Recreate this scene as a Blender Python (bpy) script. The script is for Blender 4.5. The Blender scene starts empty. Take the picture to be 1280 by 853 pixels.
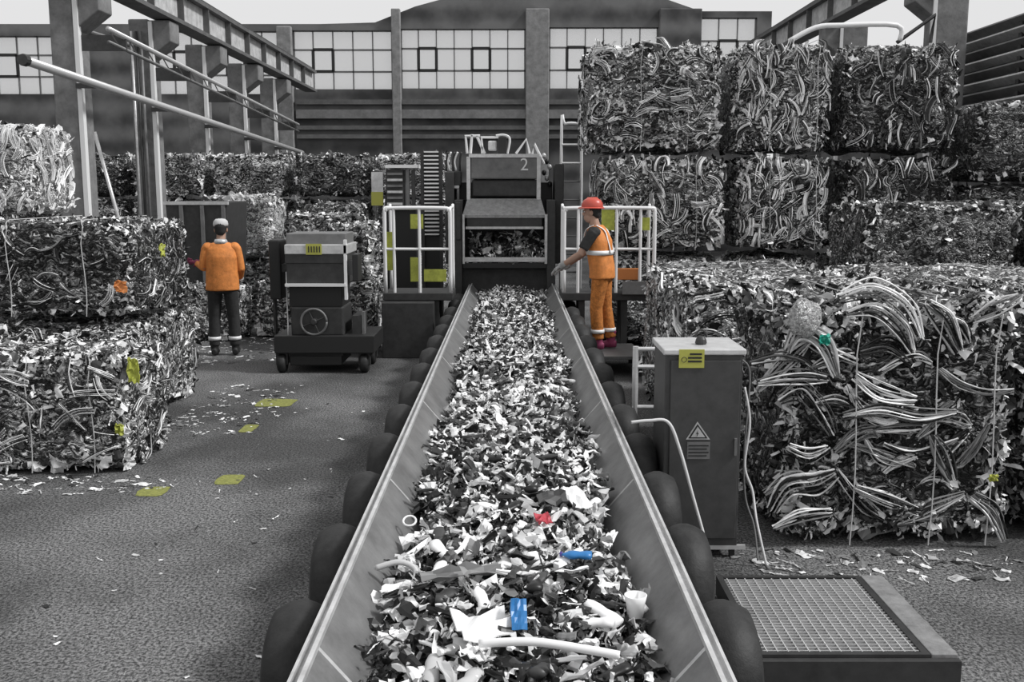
import bpy, bmesh, math, random
import numpy as np
from mathutils import Vector, Matrix, Euler
random.seed(7); RNG = np.random.default_rng(7)
S = bpy.context.scene; COL = S.collection
PI = math.pi
# ------------------------------------------------------------------ camera, sky, sun, exposure
CAMZ, F, TH = 2.12, 1270.0, math.atan(188/1270)
cd = bpy.data.cameras.new('camera'); cam = bpy.data.objects.new('camera', cd); COL.objects.link(cam)
cam.location = (0, 0, CAMZ); cam.rotation_euler = (PI/2 - TH, 0, 0)
cd.sensor_width = 36; cd.lens = F/1280*36; cd.clip_end = 300; cd.clip_start = .05
S.camera = cam
w = bpy.data.worlds.new('overcast_sky'); S.world = w; w.use_nodes = True
w.node_tree.nodes['Background'].inputs[0].default_value = (.775, .775, .78, 1)
w.node_tree.nodes['Background'].inputs[1].default_value = 1.0
sd = bpy.data.lights.new('sun', 'SUN'); sun = bpy.data.objects.new('sun', sd); COL.objects.link(sun)
sd.energy = 3.1; sd.angle = math.radians(9)
sun.rotation_euler = Vector((.8, -.14, .85)).to_track_quat('Z', 'Y').to_euler(); sun.location = (6, 4, 12)
S.view_settings.view_transform = 'Standard'; S.view_settings.look = 'None'
S.view_settings.exposure = 0.0; S.view_settings.gamma = 1.0; S.view_settings.use_curve_mapping = False

def at(px, py, Y):
    u = (px-640)/F; v = (426.5-py)/F
    d = Vector((u, math.cos(TH)+v*math.sin(TH), -math.sin(TH)+v*math.cos(TH)))
    t = Y/d.y
    return Vector((d.x*t, Y, CAMZ+d.z*t))
# ------------------------------------------------------------------ materials
MATS = {}
def mat(name, col, rough=.7, metal=0.0, var=0.0, scale=20, bump=0.0, spec=.4):
    if name in MATS: return MATS[name]
    m = bpy.data.materials.new(name); m.use_nodes = True; nt = m.node_tree; N = nt.nodes; L = nt.links
    p = N['Principled BSDF']
    c = (col, col, col) if isinstance(col, (int, float)) else col
    p.inputs['Base Color'].default_value = (*c, 1); p.inputs['Roughness'].default_value = rough
    p.inputs['Metallic'].default_value = metal; p.inputs['Specular IOR Level'].default_value = spec
    if var or bump:
        tc = N.new('ShaderNodeTexCoord'); nz = N.new('ShaderNodeTexNoise')
        nz.inputs['Scale'].default_value = scale; nz.inputs['Detail'].default_value = 6; nz.inputs['Roughness'].default_value = .7
        L.new(tc.outputs['Object'], nz.inputs['Vector'])
        if var:
            r = N.new('ShaderNodeValToRGB'); e = r.color_ramp.elements
            e[0].position = .3; e[1].position = .7
            e[0].color = (*[x*(1-var) for x in c], 1); e[1].color = (*[min(1, x*(1+var)) for x in c], 1)
            L.new(nz.outputs['Fac'], r.inputs[0]); L.new(r.outputs[0], p.inputs['Base Color'])
        if bump:
            b = N.new('ShaderNodeBump'); b.inputs['Strength'].default_value = bump; b.inputs['Distance'].default_value = .02
            L.new(nz.outputs['Fac'], b.inputs['Height']); L.new(b.outputs[0], p.inputs['Normal'])
    MATS[name] = m; return m

def bale_mat(name, lo, hi, bias=.5, sc=17):
    """pressed mixed scrap: every cell of a warped, stretched voronoi is one scrap of its own grey"""
    m = bpy.data.materials.new(name); m.use_nodes = True; nt = m.node_tree; N = nt.nodes; L = nt.links
    p = N['Principled BSDF']; p.inputs['Roughness'].default_value = .45
    tc = N.new('ShaderNodeTexCoord'); nz = N.new('ShaderNodeTexNoise'); nz.inputs['Scale'].default_value = 5; nz.inputs['Detail'].default_value = 3
    mp = N.new('ShaderNodeMapping'); mp.inputs['Scale'].default_value = (.55, .8, 1.6)
    L.new(tc.outputs['Object'], mp.inputs[0]); L.new(tc.outputs['Object'], nz.inputs['Vector'])
    vm = N.new('ShaderNodeVectorMath'); vm.operation = 'MULTIPLY_ADD'; vm.inputs[1].default_value = (.5, .5, .5)
    L.new(nz.outputs['Color'], vm.inputs[0]); L.new(mp.outputs[0], vm.inputs[2])
    vo = N.new('ShaderNodeTexVoronoi'); vo.inputs['Scale'].default_value = sc; L.new(vm.outputs[0], vo.inputs['Vector'])
    v2 = N.new('ShaderNodeTexVoronoi'); v2.feature = 'DISTANCE_TO_EDGE'; v2.inputs['Scale'].default_value = sc; L.new(vm.outputs[0], v2.inputs['Vector'])
    r = N.new('ShaderNodeValToRGB'); r.color_ramp.interpolation = 'CONSTANT'; e = r.color_ramp.elements
    e[0].position = 0; e[0].color = (lo, lo, lo, 1); e[1].position = bias; e[1].color = (.12, .12, .12, 1)
    q = e.new(bias+.17); q.color = (.35, .35, .35, 1); q = e.new(min(.95, bias+.32)); q.color = (hi, hi, hi, 1)
    L.new(vo.outputs['Color'], r.inputs[0]); L.new(r.outputs[0], p.inputs['Base Color'])
    b = N.new('ShaderNodeBump'); b.inputs['Strength'].default_value = 1; b.inputs['Distance'].default_value = .04
    mr = N.new('ShaderNodeMapRange'); mr.inputs[2].default_value = .25; L.new(v2.outputs['Distance'], mr.inputs[0])
    L.new(mr.outputs[0], b.inputs['Height']); L.new(b.outputs[0], p.inputs['Normal'])
    MATS[name] = m; return m
BALE = bale_mat('pressed_scrap', .012, .95, .36, 26); BALED = bale_mat('pressed_scrap_dark', .008, .8, .5, 26); BALEL = bale_mat('pressed_scrap_pale', .08, .95, .16, 26)
BED = bale_mat('scrap_bed', .01, .4, .6, 22)
CH = [mat('scrap_black', .012, .4), mat('scrap_charcoal', .05, .45), mat('scrap_grey', .2, .5), mat('scrap_silver', .5, .35), mat('scrap_white', .85, .4), mat('scrap_film', .75, .25, spec=.8)]
dark = mat('dark_painted_steel', .045, .5, .2, .3, 9); black = mat('black_steel', .02, .5)
grey = mat('grey_painted_steel', .16, .5, .2, .25, 6); pale = mat('pale_galvanised_steel', .62, .35, .3, .15, 12)
rail = mat('pale_rail_paint', .75, .4); rubber = mat('black_rubber', .018, .62, 0, .5, 14, .25)
trough = mat('scuffed_trough_steel', .23, .42, .45, .3, 5, .1); rim = mat('rim_steel', .55, .35, .3, .25, 9)
conc = mat('column_concrete', .19, .9, 0, .35, 4, .4); yellow = mat('safety_yellow', (.38, .41, .07), .55, 0, .3, 18)
yel_lab = mat('yellow_label_paint', (.42, .42, .09), .6); white = mat('white_plastic', .82, .4); ink = mat('label_ink', .02, .6)
orange = mat('hi_vis_orange', (.62, .22, .055), .7, 0, .25, 14, .4); pinkv = mat('hi_vis_coral', (.42, .1, .1), .7, 0, .2, 14, .4)
reflect = mat('reflective_tape', .78, .35); navy = mat('charcoal_work_cloth', .028, .85, 0, .3, 20, .4); skin = mat('skin', (.38, .24, .18), .6)
tee = mat('dark_tee_shirt', .025, .85, 0, .3, 20, .3); red_h = mat('red_helmet_shell', (.5, .085, .06), .35); maroon = mat('maroon_glove', (.2, .035, .08), .8)
brown_or = mat('orange_brown_work_cloth', (.45, .16, .035), .8, 0, .5, 30, .5); boot = mat('boot_leather', .02, .6); wine = mat('wine_boot', (.28, .05, .12), .6)
hair = mat('dark_hair', .02, .8); capm = mat('light_cap', .5, .8); glovem = mat('grey_glove', .3, .8, 0, .4, 30)
blue = mat('blue_plastic', (.03, .17, .42), .35); violet = mat('violet_plastic', (.07, .05, .25), .35); redp = mat('red_plastic', (.42, .05, .07), .4)
teal = mat('teal_plastic', (.02, .3, .22), .4); cable = mat('pale_cable', .6, .5); orangep = mat('orange_plastic', (.55, .2, .06), .5)
beam_c = mat('crane_beam_steel', .12, .7, .2, .3, 3); beam_l = mat('crane_beam_web', .45, .7, 0, .35, 5)

def wall_mat():
    m = bpy.data.materials.new('hall_wall'); m.use_nodes = True; N = m.node_tree.nodes; L = m.node_tree.links
    p = N['Principled BSDF']; p.inputs['Roughness'].default_value = .9
    tc = N.new('ShaderNodeTexCoord'); sp = N.new('ShaderNodeSeparateXYZ'); L.new(tc.outputs['Object'], sp.inputs[0])
    wv = N.new('ShaderNodeTexWave'); wv.bands_direction = 'Z'; wv.inputs['Scale'].default_value = .35; wv.inputs['Distortion'].default_value = .4
    L.new(tc.outputs['Object'], wv.inputs['Vector'])
    nz = N.new('ShaderNodeTexNoise'); nz.inputs['Scale'].default_value = 1.2; nz.inputs['Detail'].default_value = 8
    L.new(tc.outputs['Object'], nz.inputs['Vector'])
    a = N.new('ShaderNodeMath'); a.operation = 'MULTIPLY_ADD'; a.inputs[1].default_value = .35
    L.new(wv.outputs['Fac'], a.inputs[0]); L.new(nz.outputs['Fac'], a.inputs[2])
    r = N.new('ShaderNodeValToRGB'); e = r.color_ramp.elements
    e[0].position = .4; e[0].color = (.05, .05, .051, 1); e[1].position = .9; e[1].color = (.17, .17, .17, 1)
    L.new(a.outputs[0], r.inputs[0]); L.new(r.outputs[0], p.inputs['Base Color'])
    return m
wallm = wall_mat()
def floor_mat():
    m = bpy.data.materials.new('worn_concrete_floor'); m.use_nodes = True; N = m.node_tree.nodes; L = m.node_tree.links
    p = N['Principled BSDF']; p.inputs['Roughness'].default_value = .8
    tc = N.new('ShaderNodeTexCoord')
    mp = N.new('ShaderNodeMapping'); mp.inputs['Scale'].default_value = (1, .8, 1); L.new(tc.outputs['Object'], mp.inputs[0])
    n1 = N.new('ShaderNodeTexNoise'); n1.inputs['Scale'].default_value = 62; n1.inputs['Detail'].default_value = 4; n1.inputs['Roughness'].default_value = .8
    n2 = N.new('ShaderNodeTexNoise'); n2.inputs['Scale'].default_value = .7; n2.inputs['Detail'].default_value = 5
    L.new(mp.outputs[0], n1.inputs['Vector']); L.new(mp.outputs[0], n2.inputs['Vector'])
    r = N.new('ShaderNodeValToRGB'); e = r.color_ramp.elements
    e[0].position = .42; e[0].color = (.012, .012, .013, 1); e[1].position = .6; e[1].color = (.29, .29, .29, 1)
    L.new(n1.outputs['Fac'], r.inputs[0])
    r2 = N.new('ShaderNodeValToRGB'); e = r2.color_ramp.elements
    e[0].position = .42; e[0].color = (.38, .38, .38, 1); e[1].position = .6; e[1].color = (1, 1, 1, 1)
    L.new(n2.outputs['Fac'], r2.inputs[0])
    mx = N.new('ShaderNodeMix'); mx.data_type = 'RGBA'; mx.blend_type = 'MULTIPLY'; mx.inputs[0].default_value = 1
    L.new(r.outputs[0], mx.inputs[6]); L.new(r2.outputs[0], mx.inputs[7]); L.new(mx.outputs[2], p.inputs['Base Color'])
    b = N.new('ShaderNodeBump'); b.inputs['Strength'].default_value = .6; b.inputs['Distance'].default_value = .02
    L.new(n1.outputs['Fac'], b.inputs['Height']); L.new(b.outputs[0], p.inputs['Normal'])
    return m
floorm = floor_mat()
def glass_mat():
    m = bpy.data.materials.new('dusty_pane'); m.use_nodes = True; N = m.node_tree.nodes; L = m.node_tree.links
    N.remove(N['Principled BSDF']); o = N['Material Output']
    t = N.new('ShaderNodeBsdfTransparent'); t.inputs[0].default_value = (.93, .93, .93, 1)
    g = N.new('ShaderNodeBsdfTranslucent'); g.inputs[0].default_value = (.7, .7, .7, 1)
    mx = N.new('ShaderNodeMixShader'); mx.inputs[0].default_value = .3
    L.new(t.outputs[0], mx.inputs[1]); L.new(g.outputs[0], mx.inputs[2]); L.new(mx.outputs[0], o.inputs[0])
    return m
pane_m = glass_mat()
# ------------------------------------------------------------------ mesh builder
ORG = {}
def empty(name, loc, rz=0):
    o = bpy.data.objects.new(name, None); COL.objects.link(o); o.location = loc; o.rotation_euler = (0, 0, rz)
    o.empty_display_size = .1; ORG[o.name] = Vector(loc); return o
def tag(o, label=None, cat=None, group=None, kind=None):
    if label: o['label'] = label
    if cat: o['category'] = cat
    if group: o['group'] = group
    if kind: o['kind'] = kind
    return o
def smooth_path(pts, n=6):
    pts = [Vector(p) for p in pts]; out = []
    for i in range(len(pts)-1):
        p0 = pts[max(i-1, 0)]; p1 = pts[i]; p2 = pts[i+1]; p3 = pts[min(i+2, len(pts)-1)]
        for k in range(n):
            t = k/n
            out.append(.5*((2*p1)+(p2-p0)*t+(2*p0-5*p1+4*p2-p3)*t*t+(3*p1-p0-3*p2+p3)*t**3))
    out.append(pts[-1]); return out
class MB:
    def __init__(s): s.v = []; s.f = []; s.m = []
    def add(s, vs, fs, mi=0):
        b = len(s.v); s.v += [Vector(v) for v in vs]; s.f += [[i+b for i in f] for f in fs]
        s.m += [mi]*len(fs); return s
    def box(s, c, d, rot=None, mi=0):
        c = Vector(c); h = Vector(d)/2
        vs = [Vector((x*h.x, y*h.y, z*h.z)) for x in (-1, 1) for y in (-1, 1) for z in (-1, 1)]
        if rot is not None:
            R = Euler(rot).to_matrix(); vs = [R @ v for v in vs]
        return s.add([c+v for v in vs], [(0, 1, 3, 2), (4, 6, 7, 5), (0, 4, 5, 1), (2, 3, 7, 6), (0, 2, 6, 4), (1, 5, 7, 3)], mi)
    def b2(s, a, b, mi=0):
        a = Vector(a); b = Vector(b); return s.box((a+b)/2, [abs(x) for x in (b-a)], None, mi)
    def tube(s, pts, r, seg=8, mi=0, cap=True, sx=1.0):
        pts = [Vector(p) for p in pts]; n = len(pts); rs = r if isinstance(r, (list, tuple)) else [r]*n
        vs = []; up = None
        for i, p in enumerate(pts):
            t = (pts[min(i+1, n-1)]-pts[max(i-1, 0)]).normalized()
            if up is None:
                up = Vector((0, 0, 1)) if abs(t.z) < .9 else Vector((0, 1, 0))
            a = t.cross(up).normalized(); up = a.cross(t).normalized()
            ri = rs[i]; ra, rb = ri if isinstance(ri, tuple) else (ri*sx, ri)
            for k in range(seg):
                an = 2*PI*k/seg; vs.append(p+a*math.cos(an)*ra+up*math.sin(an)*rb)
        fs = [(i*seg+k, i*seg+(k+1) % seg, (i+1)*seg+(k+1) % seg, (i+1)*seg+k) for i in range(n-1) for k in range(seg)]
        if cap: fs += [list(range(seg))[::-1], [(n-1)*seg+k for k in range(seg)]]
        return s.add(vs, fs, mi)
    def lathe(s, prof, c, axis='Z', seg=20, mi=0):
        vs = []; c = Vector(c)
        for r, h in prof:
            for k in range(seg):
                a = 2*PI*k/seg; x, y = r*math.cos(a), r*math.sin(a)
                vs.append(c+Vector({'Z': (x, y, h), 'X': (h, x, y), 'Y': (y, h, x)}[axis]))
        n = len(prof)
        fs = [(i*seg+k, i*seg+(k+1) % seg, (i+1)*seg+(k+1) % seg, (i+1)*seg+k) for i in range(n-1) for k in range(seg)]
        fs += [list(range(seg))[::-1], [(n-1)*seg+k for k in range(seg)]]
        return s.add(vs, fs, mi)
    def ell(s, c, r, seg=14, rings=8, mi=0, rot=None):
        R = Euler(rot).to_matrix() if rot else Matrix.Identity(3); c = Vector(c)
        vs = [c+R @ Vector((0, 0, -r[2]))]
        for i in range(1, rings):
            ph = -PI/2+PI*i/rings
            for k in range(seg):
                a = 2*PI*k/seg; vs.append(c+R @ Vector((r[0]*math.cos(ph)*math.cos(a), r[1]*math.cos(ph)*math.sin(a), r[2]*math.sin(ph))))
        vs.append(c+R @ Vector((0, 0, r[2]))); t = len(vs)-1; fs = []
        for k in range(seg): fs += [(0, 1+(k+1) % seg, 1+k), (t, t-seg+k, t-seg+(k+1) % seg)]
        for i in range(rings-2):
            for k in range(seg): fs.append((1+i*seg+k, 1+i*seg+(k+1) % seg, 1+(i+1)*seg+(k+1) % seg, 1+(i+1)*seg+k))
        return s.add(vs, fs, mi)
    def prism(s, poly, y0, y1, mi=0, axis='Y'):
        n = len(poly)
        def P(a, b, t): return {'Y': (a, t, b), 'X': (t, a, b), 'Z': (a, b, t)}[axis]
        vs = [P(a, b, y0) for a, b in poly]+[P(a, b, y1) for a, b in poly]
        return s.add(vs, [list(range(n)), list(range(2*n-1, n-1, -1))]+[(i, (i+1) % n, n+(i+1) % n, n+i) for i in range(n)], mi)
    def build(s, name, mats, parent=None, bevel=0, smooth=False, local=False, remesh=0, loc=None):
        me = bpy.data.meshes.new(name); mats = mats if isinstance(mats, (list, tuple)) else [mats]
        if parent is not None: off = Vector((0, 0, 0)) if local else ORG[parent.name]
        elif loc is not None: off = Vector(loc)
        else:
            lo = [min(v[i] for v in s.v) for i in range(3)]; hi = [max(v[i] for v in s.v) for i in range(3)]
            off = Vector(((lo[0]+hi[0])/2, (lo[1]+hi[1])/2, lo[2]))
        me.from_pydata([tuple(v-off) for v in s.v], [], [tuple(f) for f in s.f])
        for m in mats: me.materials.append(m)
        if len(mats) > 1: me.polygons.foreach_set('material_index', s.m)
        bm = bmesh.new(); bm.from_mesh(me); bmesh.ops.recalc_face_normals(bm, faces=bm.faces); bm.to_mesh(me); bm.free()
        if smooth: me.polygons.foreach_set('use_smooth', [True]*len(me.polygons))
        o = bpy.data.objects.new(name, me); COL.objects.link(o)
        if parent is not None: o.parent = parent; ORG[o.name] = off
        else: o.location = off; ORG[o.name] = off
        if bevel:
            b = o.modifiers.new('bevel', 'BEVEL'); b.width = bevel; b.segments = 2; b.limit_method = 'ANGLE'
        if remesh:
            r = o.modifiers.new('remesh', 'REMESH'); r.mode = 'VOXEL'; r.voxel_size = remesh; r.use_smooth_shade = True
            q = o.modifiers.new('smooth', 'SMOOTH'); q.factor = .5; q.iterations = 6
        return o
# ------------------------------------------------------------------ scrap pieces (numpy)
def t_sheet(nx, ny, lx, ly, amp):
    xs, ys = np.meshgrid(np.linspace(-.5, .5, nx), np.linspace(-.5, .5, ny), indexing='ij')
    z = RNG.normal(0, amp, xs.shape)+RNG.uniform(-.25, .25)*xs**2*2+RNG.uniform(-.2, .2)*ys**2*2
    x = xs*lx*(1+RNG.uniform(-.25, .25, xs.shape)*.4); y = ys*ly*(1+RNG.uniform(-.5, .5, xs.shape)*.4)+RNG.uniform(-.3, .3)*xs**2
    v = np.stack([x, y, z], -1).reshape(-1, 3)
    f = [(i*ny+j, (i+1)*ny+j, (i+1)*ny+j+1, i*ny+j+1) for i in range(nx-1) for j in range(ny-1)]
    return v, np.array(f)
def t_bottle():
    seg, prof = 7, [(.0, -.5), (.16, -.5), (.17, -.3), (.13, -.1), (.17, .1), (.15, .28), (.05, .42), (.05, .5)]
    v = []; ph = RNG.uniform(0, 6)
    for r, h in prof:
        for k in range(seg):
            a = 2*PI*k/seg; rr = r*(1+RNG.uniform(-.25, .25))
            v.append((h, rr*math.cos(a)*1.3+.05*math.sin(h*5+ph), rr*math.sin(a)*.45))
    f = [(i*seg+k, i*seg+(k+1) % seg, (i+1)*seg+(k+1) % seg, (i+1)*seg+k) for i in range(len(prof)-1) for k in range(seg)]
    return np.array(v), np.array(f)
def t_can():
    seg = 8; v = []
    for r, h in [(.0, -.28), (.2, -.28), (.24, -.22), (.2, 0), (.24, .22), (.2, .28), (0, .26)]:
        for k in range(seg):
            a = 2*PI*k/seg; rr = r*(1+RNG.uniform(-.2, .2)); v.append((h+RNG.uniform(-.03, .03), rr*math.cos(a), rr*math.sin(a)*.55))
    f = [(i*seg+k, i*seg+(k+1) % seg, (i+1)*seg+(k+1) % seg, (i+1)*seg+k) for i in range(6) for k in range(seg)]
    return np.array(v), np.array(f)
T_SHEET = [t_sheet(5, 4, 1, .55, .085) for _ in range(12)]
T_STRIP = [t_sheet(9, 2, 1.5, .12, .08) for _ in range(12)]
T_BOT = [t_bottle() for _ in range(8)]; T_CAN = [t_can() for _ in range(6)]
def place(items, pos, nrm, size, kindw, tilt=.5, mw=None, dirx=None):
    """items: list of (v,f) accumulators; pos,nrm arrays; returns verts, faces, material indices"""
    V, Fc, M = [], [], []; base = 0; K = [T_SHEET, T_STRIP, T_BOT, T_CAN]
    kindw = np.array(kindw)/sum(kindw); mw = np.array(mw)/sum(mw)
    ks = RNG.choice(4, len(pos), p=kindw); ms = RNG.choice(len(mw), len(pos), p=mw)
    for i in range(len(pos)):
        t = K[ks[i]]; v, f = t[RNG.integers(len(t))]
        n = nrm[i]+RNG.normal(0, tilt, 3); n /= np.linalg.norm(n)+1e-9
        a = RNG.normal(0, 1, 3) if dirx is None else np.array(dirx)+RNG.normal(0, .5, 3)
        a -= n*(a @ n); a /= np.linalg.norm(a)+1e-9
        b = np.cross(n, a); s = size*RNG.lognormal(0, .38)
        s = min(s, size*2.3)
        V.append(pos[i]+s*(v[:, :1]*a+v[:, 1:2]*b+v[:, 2:]*n)); Fc.append(f+base); base += len(v)
        M += [ms[i]]*len(f)
    return np.concatenate(V), [tuple(map(int, r)) for q in Fc for r in q], M
def hnoise(p, s, seed):
    from mathutils import noise
    return np.array([noise.noise(Vector(q)*s+Vector((seed, seed*1.7, 0))) for q in p])
def raw_mesh(name, V, Fs, M, mats, smooth_upto=0):
    me = bpy.data.meshes.new(name); me.from_pydata(V.tolist(), [], Fs)
    for m in mats: me.materials.append(m)
    me.polygons.foreach_set('material_index', M); me.update(); return me
MIXB = [4.5, 2, 1.5, 2.5, 5.5, 3]
def bale_mesh(name, d, npc, size, base, mw=MIXB, kw=(4, 5, 2, 1), lump=.05, seed=0):
    """d = width, depth, height; origin at the bottom centre"""
    W, D, H = d; n = 13; V = []; Fs = []; r = .2*min(d)
    for ax in range(3):
        for sg in (-1, 1):
            b = len(V); u, v = [(1, 2), (2, 0), (0, 1)][ax]
            for i in range(n):
                for j in range(n):
                    p = [0, 0, 0]; p[ax] = sg*.5; p[u] = i/(n-1)-.5; p[v] = j/(n-1)-.5
                    V.append([p[0]*W, p[1]*D, p[2]*H])
            for i in range(n-1):
                for j in range(n-1):
                    q = (b+i*n+j, b+(i+1)*n+j, b+(i+1)*n+j+1, b+i*n+j+1); Fs.append(q if sg > 0 else q[::-1])
    V = np.array(V); h = np.array([W, D, H])/2-r
    core = np.clip(V, -h, h); off = V-core; l = np.linalg.norm(off, axis=1, keepdims=True); l[l == 0] = 1
    V = core+off/l*np.minimum(l, r)
    nr = V/(np.array([W, D, H])/2); nr = np.sign(nr)*np.abs(nr)**5; nr /= np.linalg.norm(nr, axis=1, keepdims=True)+1e-9
    V = V+nr*(hnoise(V, 3.0, seed)*lump-lump*.4)[:, None]
    V[:, 2] += H/2; V[:, 2] = np.maximum(V[:, 2], .0)
    nf = len(Fs); M = [0]*nf
    ar = np.array([D*H, D*H, W*H, W*H, W*D, W*D*.05]); pf = RNG.choice(6, npc, p=ar/ar.sum())
    u = RNG.uniform(-.47, .47, (npc, 2)); P = np.zeros((npc, 3)); Nn = np.zeros((npc, 3))
    for k in range(6):
        s = pf == k; ax = k//2; sg = 1 if k % 2 == 0 else -1; a, b = [(1, 2), (0, 2), (0, 1)][ax]
        P[s, ax] = sg*.485; Nn[s, ax] = sg; P[s, a] = u[s, 0]; P[s, b] = u[s, 1]
    P *= np.array([W, D, H]); core = np.clip(P, -h, h); off = P-core; l = np.linalg.norm(off, axis=1, keepdims=True); l[l == 0] = 1
    P = core+off/l*np.minimum(l, r)
    P += Nn*(hnoise(P, 3.0, seed)*lump-lump*.5)[:, None]
    P[:, 2] += H/2
    v2, f2, m2 = place(None, P, Nn, size, kw, .32, mw)
    v2[:, 2] = np.maximum(v2[:, 2], .004)
    b = len(V); V = np.concatenate([V, v2]); Fs += [tuple(i+b for i in f) for f in f2]; M += [m+1 for m in m2]
    return raw_mesh(name, V, Fs, M, [base]+CH)
def strap_child(parent, d, x, axis='X', rr=.0042):
    W, D, H = d; g = .012; mb = MB(); c = .07*min(d)
    if axis == 'X':
        pr = [(x, -D/2-g, .02), (x, -D/2-g, H-c), (x, -D/2+c, H+g), (x, D/2-c, H+g), (x, D/2+g, H-c), (x, D/2+g, .02)]
    else:
        pr = [(-W/2-g, x, .02), (-W/2-g, x, H-c), (-W/2+c, x, H+g), (W/2-c, x, H+g), (W/2+g, x, H-c), (W/2+g, x, .02)]
    pts = []
    for i in range(len(pr)-1):
        a, b = Vector(pr[i]), Vector(pr[i+1])
        for k in range(6): 
            q = a.lerp(b, k/6); 
            if axis == 'X': q.x += .012*math.sin(i*1.3+k*.9)
            pts.append(q)
    pts.append(Vector(pr[-1])); mb.tube(pts, rr, 5, cap=True)
    o = mb.build('strap', CH[3], parent, local=True); return o
# ------------------------------------------------------------------ setting: floor, walls, windows
mb = MB(); mb.b2((-26, -6, -.2), (22, 44, 0)); fl = mb.build('floor', floorm, loc=(0, 0, 0)); tag(fl, kind='structure')
YW = 36.0
def wx(px): return at(px, 100, YW).x
def wz(py): return at(640, py, YW).z
win = [(-30, 74, 45, 118), (196, 350, 39, 118), (367, 491, 38, 112), (501, 657, 36, 111), (686, 822, 34, 111), (874, 944, 22, 111)]
mb = MB()
zb = wz(112); zt0 = wz(34)
xs0, xs1 = wx(-60), wx(962)
segs = []
cur = xs0
for a, b, t, bt in win:
    mb.b2((cur, YW, 0), (wx(a), YW+.35, wz(30)))
    mb.b2((wx(a), YW, 0), (wx(b), YW+.35, wz(bt)))
    mb.b2((wx(a), YW, wz(t)), (wx(b), YW+.35, wz(30) if t > 30 else wz(14)))
    cur = wx(b)
mb.b2((cur, YW, 0), (xs1, YW+.35, wz(14)))
gable = [(wx(400), wz(30)), (wx(470), wz(28)), (wx(520), wz(8)), (wx(600), wz(-14)), (wx(700), wz(-22)), (wx(800), wz(-12)), (wx(874), wz(14)), (wx(874), wz(30))]
mb.prism([(x, z) for x, z in gable], YW+.01, YW+.34)
tag(mb.build('wall_back', wallm, loc=(0, 0, 0)), kind='structure')
# pilasters and horizontal rails of the back wall
i = 0
for a, b in [(349, 367), (491, 502), (657, 686), (822, 874)]:
    mb = MB(); mb.b2((wx(a), YW-.25, 0), (wx(b), YW+.02, wz(12 if a > 480 else 34))); i += 1
    tag(mb.build('trim_%d' % i, mat('pilaster_concrete', .24, .9, 0, .35, 4, .4) if a < 800 else wallm, loc=(0, 0, 0), bevel=.03), kind='structure')
for y, t in [(128, .16), (143, .3), (160, .14), (171, .14)]:
    mb = MB(); z = wz(y); mb.b2((wx(370), YW-.18, z-t/2), (wx(900), YW+.01, z+t/2)); i += 1
    tag(mb.build('trim_%d' % i, mat('wall_rail_%d' % int(t*100), .2 if t > .2 else .13, .8, 0, .3, 3), loc=(0, 0, 0)), kind='structure')
# windows: frame with mullions + one object of panes
for k, (a, b, t, bt) in enumerate(win):
    x0, x1, z0, z1 = wx(a), wx(b), wz(bt), wz(t); root = empty('window_%d' % (k+1), ((x0+x1)/2, YW+.1, z0)); tag(root, kind='structure')
    nx = max(2, round((x1-x0)/.64)); zs = [z0, z0+(z1-z0)*.31, z0+(z1-z0)*.68, z1]
    fr = MB()
    for q in range(nx+1):
        x = x0+(x1-x0)*q/nx; w_ = .05 if q in (0, nx) else .017; fr.b2((x-w_, YW+.08, z0), (x+w_, YW+.16, z1))
    for z in zs: fr.b2((x0, YW+.08, z-.035), (x1, YW+.16, z+.02))
    fr.build('window_frame', mat('window_bar_paint', .16, .6), root)
    for q in range(1, nx-1, 3):
        xa, xb = x0+(x1-x0)*q/nx, x0+(x1-x0)*(q+1)/nx; s_ = MB()
        for u in (xa, xb): s_.b2((u-.05, YW+.05, zs[1]), (u+.05, YW+.1, zs[2]))
        for z in (zs[1], zs[2]): s_.b2((xa, YW+.05, z-.05), (xb, YW+.1, z+.05))
        s_.build('opening_sash', black, root)
    g = MB(); g.b2((x0, YW+.11, z0), (x1, YW+.125, z1)); g.build('window_pane', pane_m, root)
# side walls (low, louvred on the right)
mb = MB(); mb.b2((-20, 8, 0), (-19.7, 36, 6.5)); tag(mb.build('wall_left', wallm, loc=(0, 0, 0)), kind='structure')
mb = MB(); mb.b2((9.1, 12, 0), (9.4, 36, 5.1))
tag(mb.build('wall_right', wallm, loc=(0, 0, 0)), kind='structure')
lv = empty('louvre_screen', (8.98, 19, 2.6)); tag(lv, 'louvred cladding of pale and dark tilted slats behind the bale stack', 'louvre')
fr = MB(); 
for y in (16, 18.5, 21, 23.5): fr.b2((8.95, y-.06, 0), (9.08, y+.06, 5.15))
[x for x in ()]; fr.build('frame', dark, lv)
for q in range(13):
    s_ = MB(); s_.box((8.95, 19.75, 2.7+q*.2), (.2, 7.6, .04), (0, .6, 0)); s_.build('slat', rim if q % 2 else grey, lv)
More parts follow.
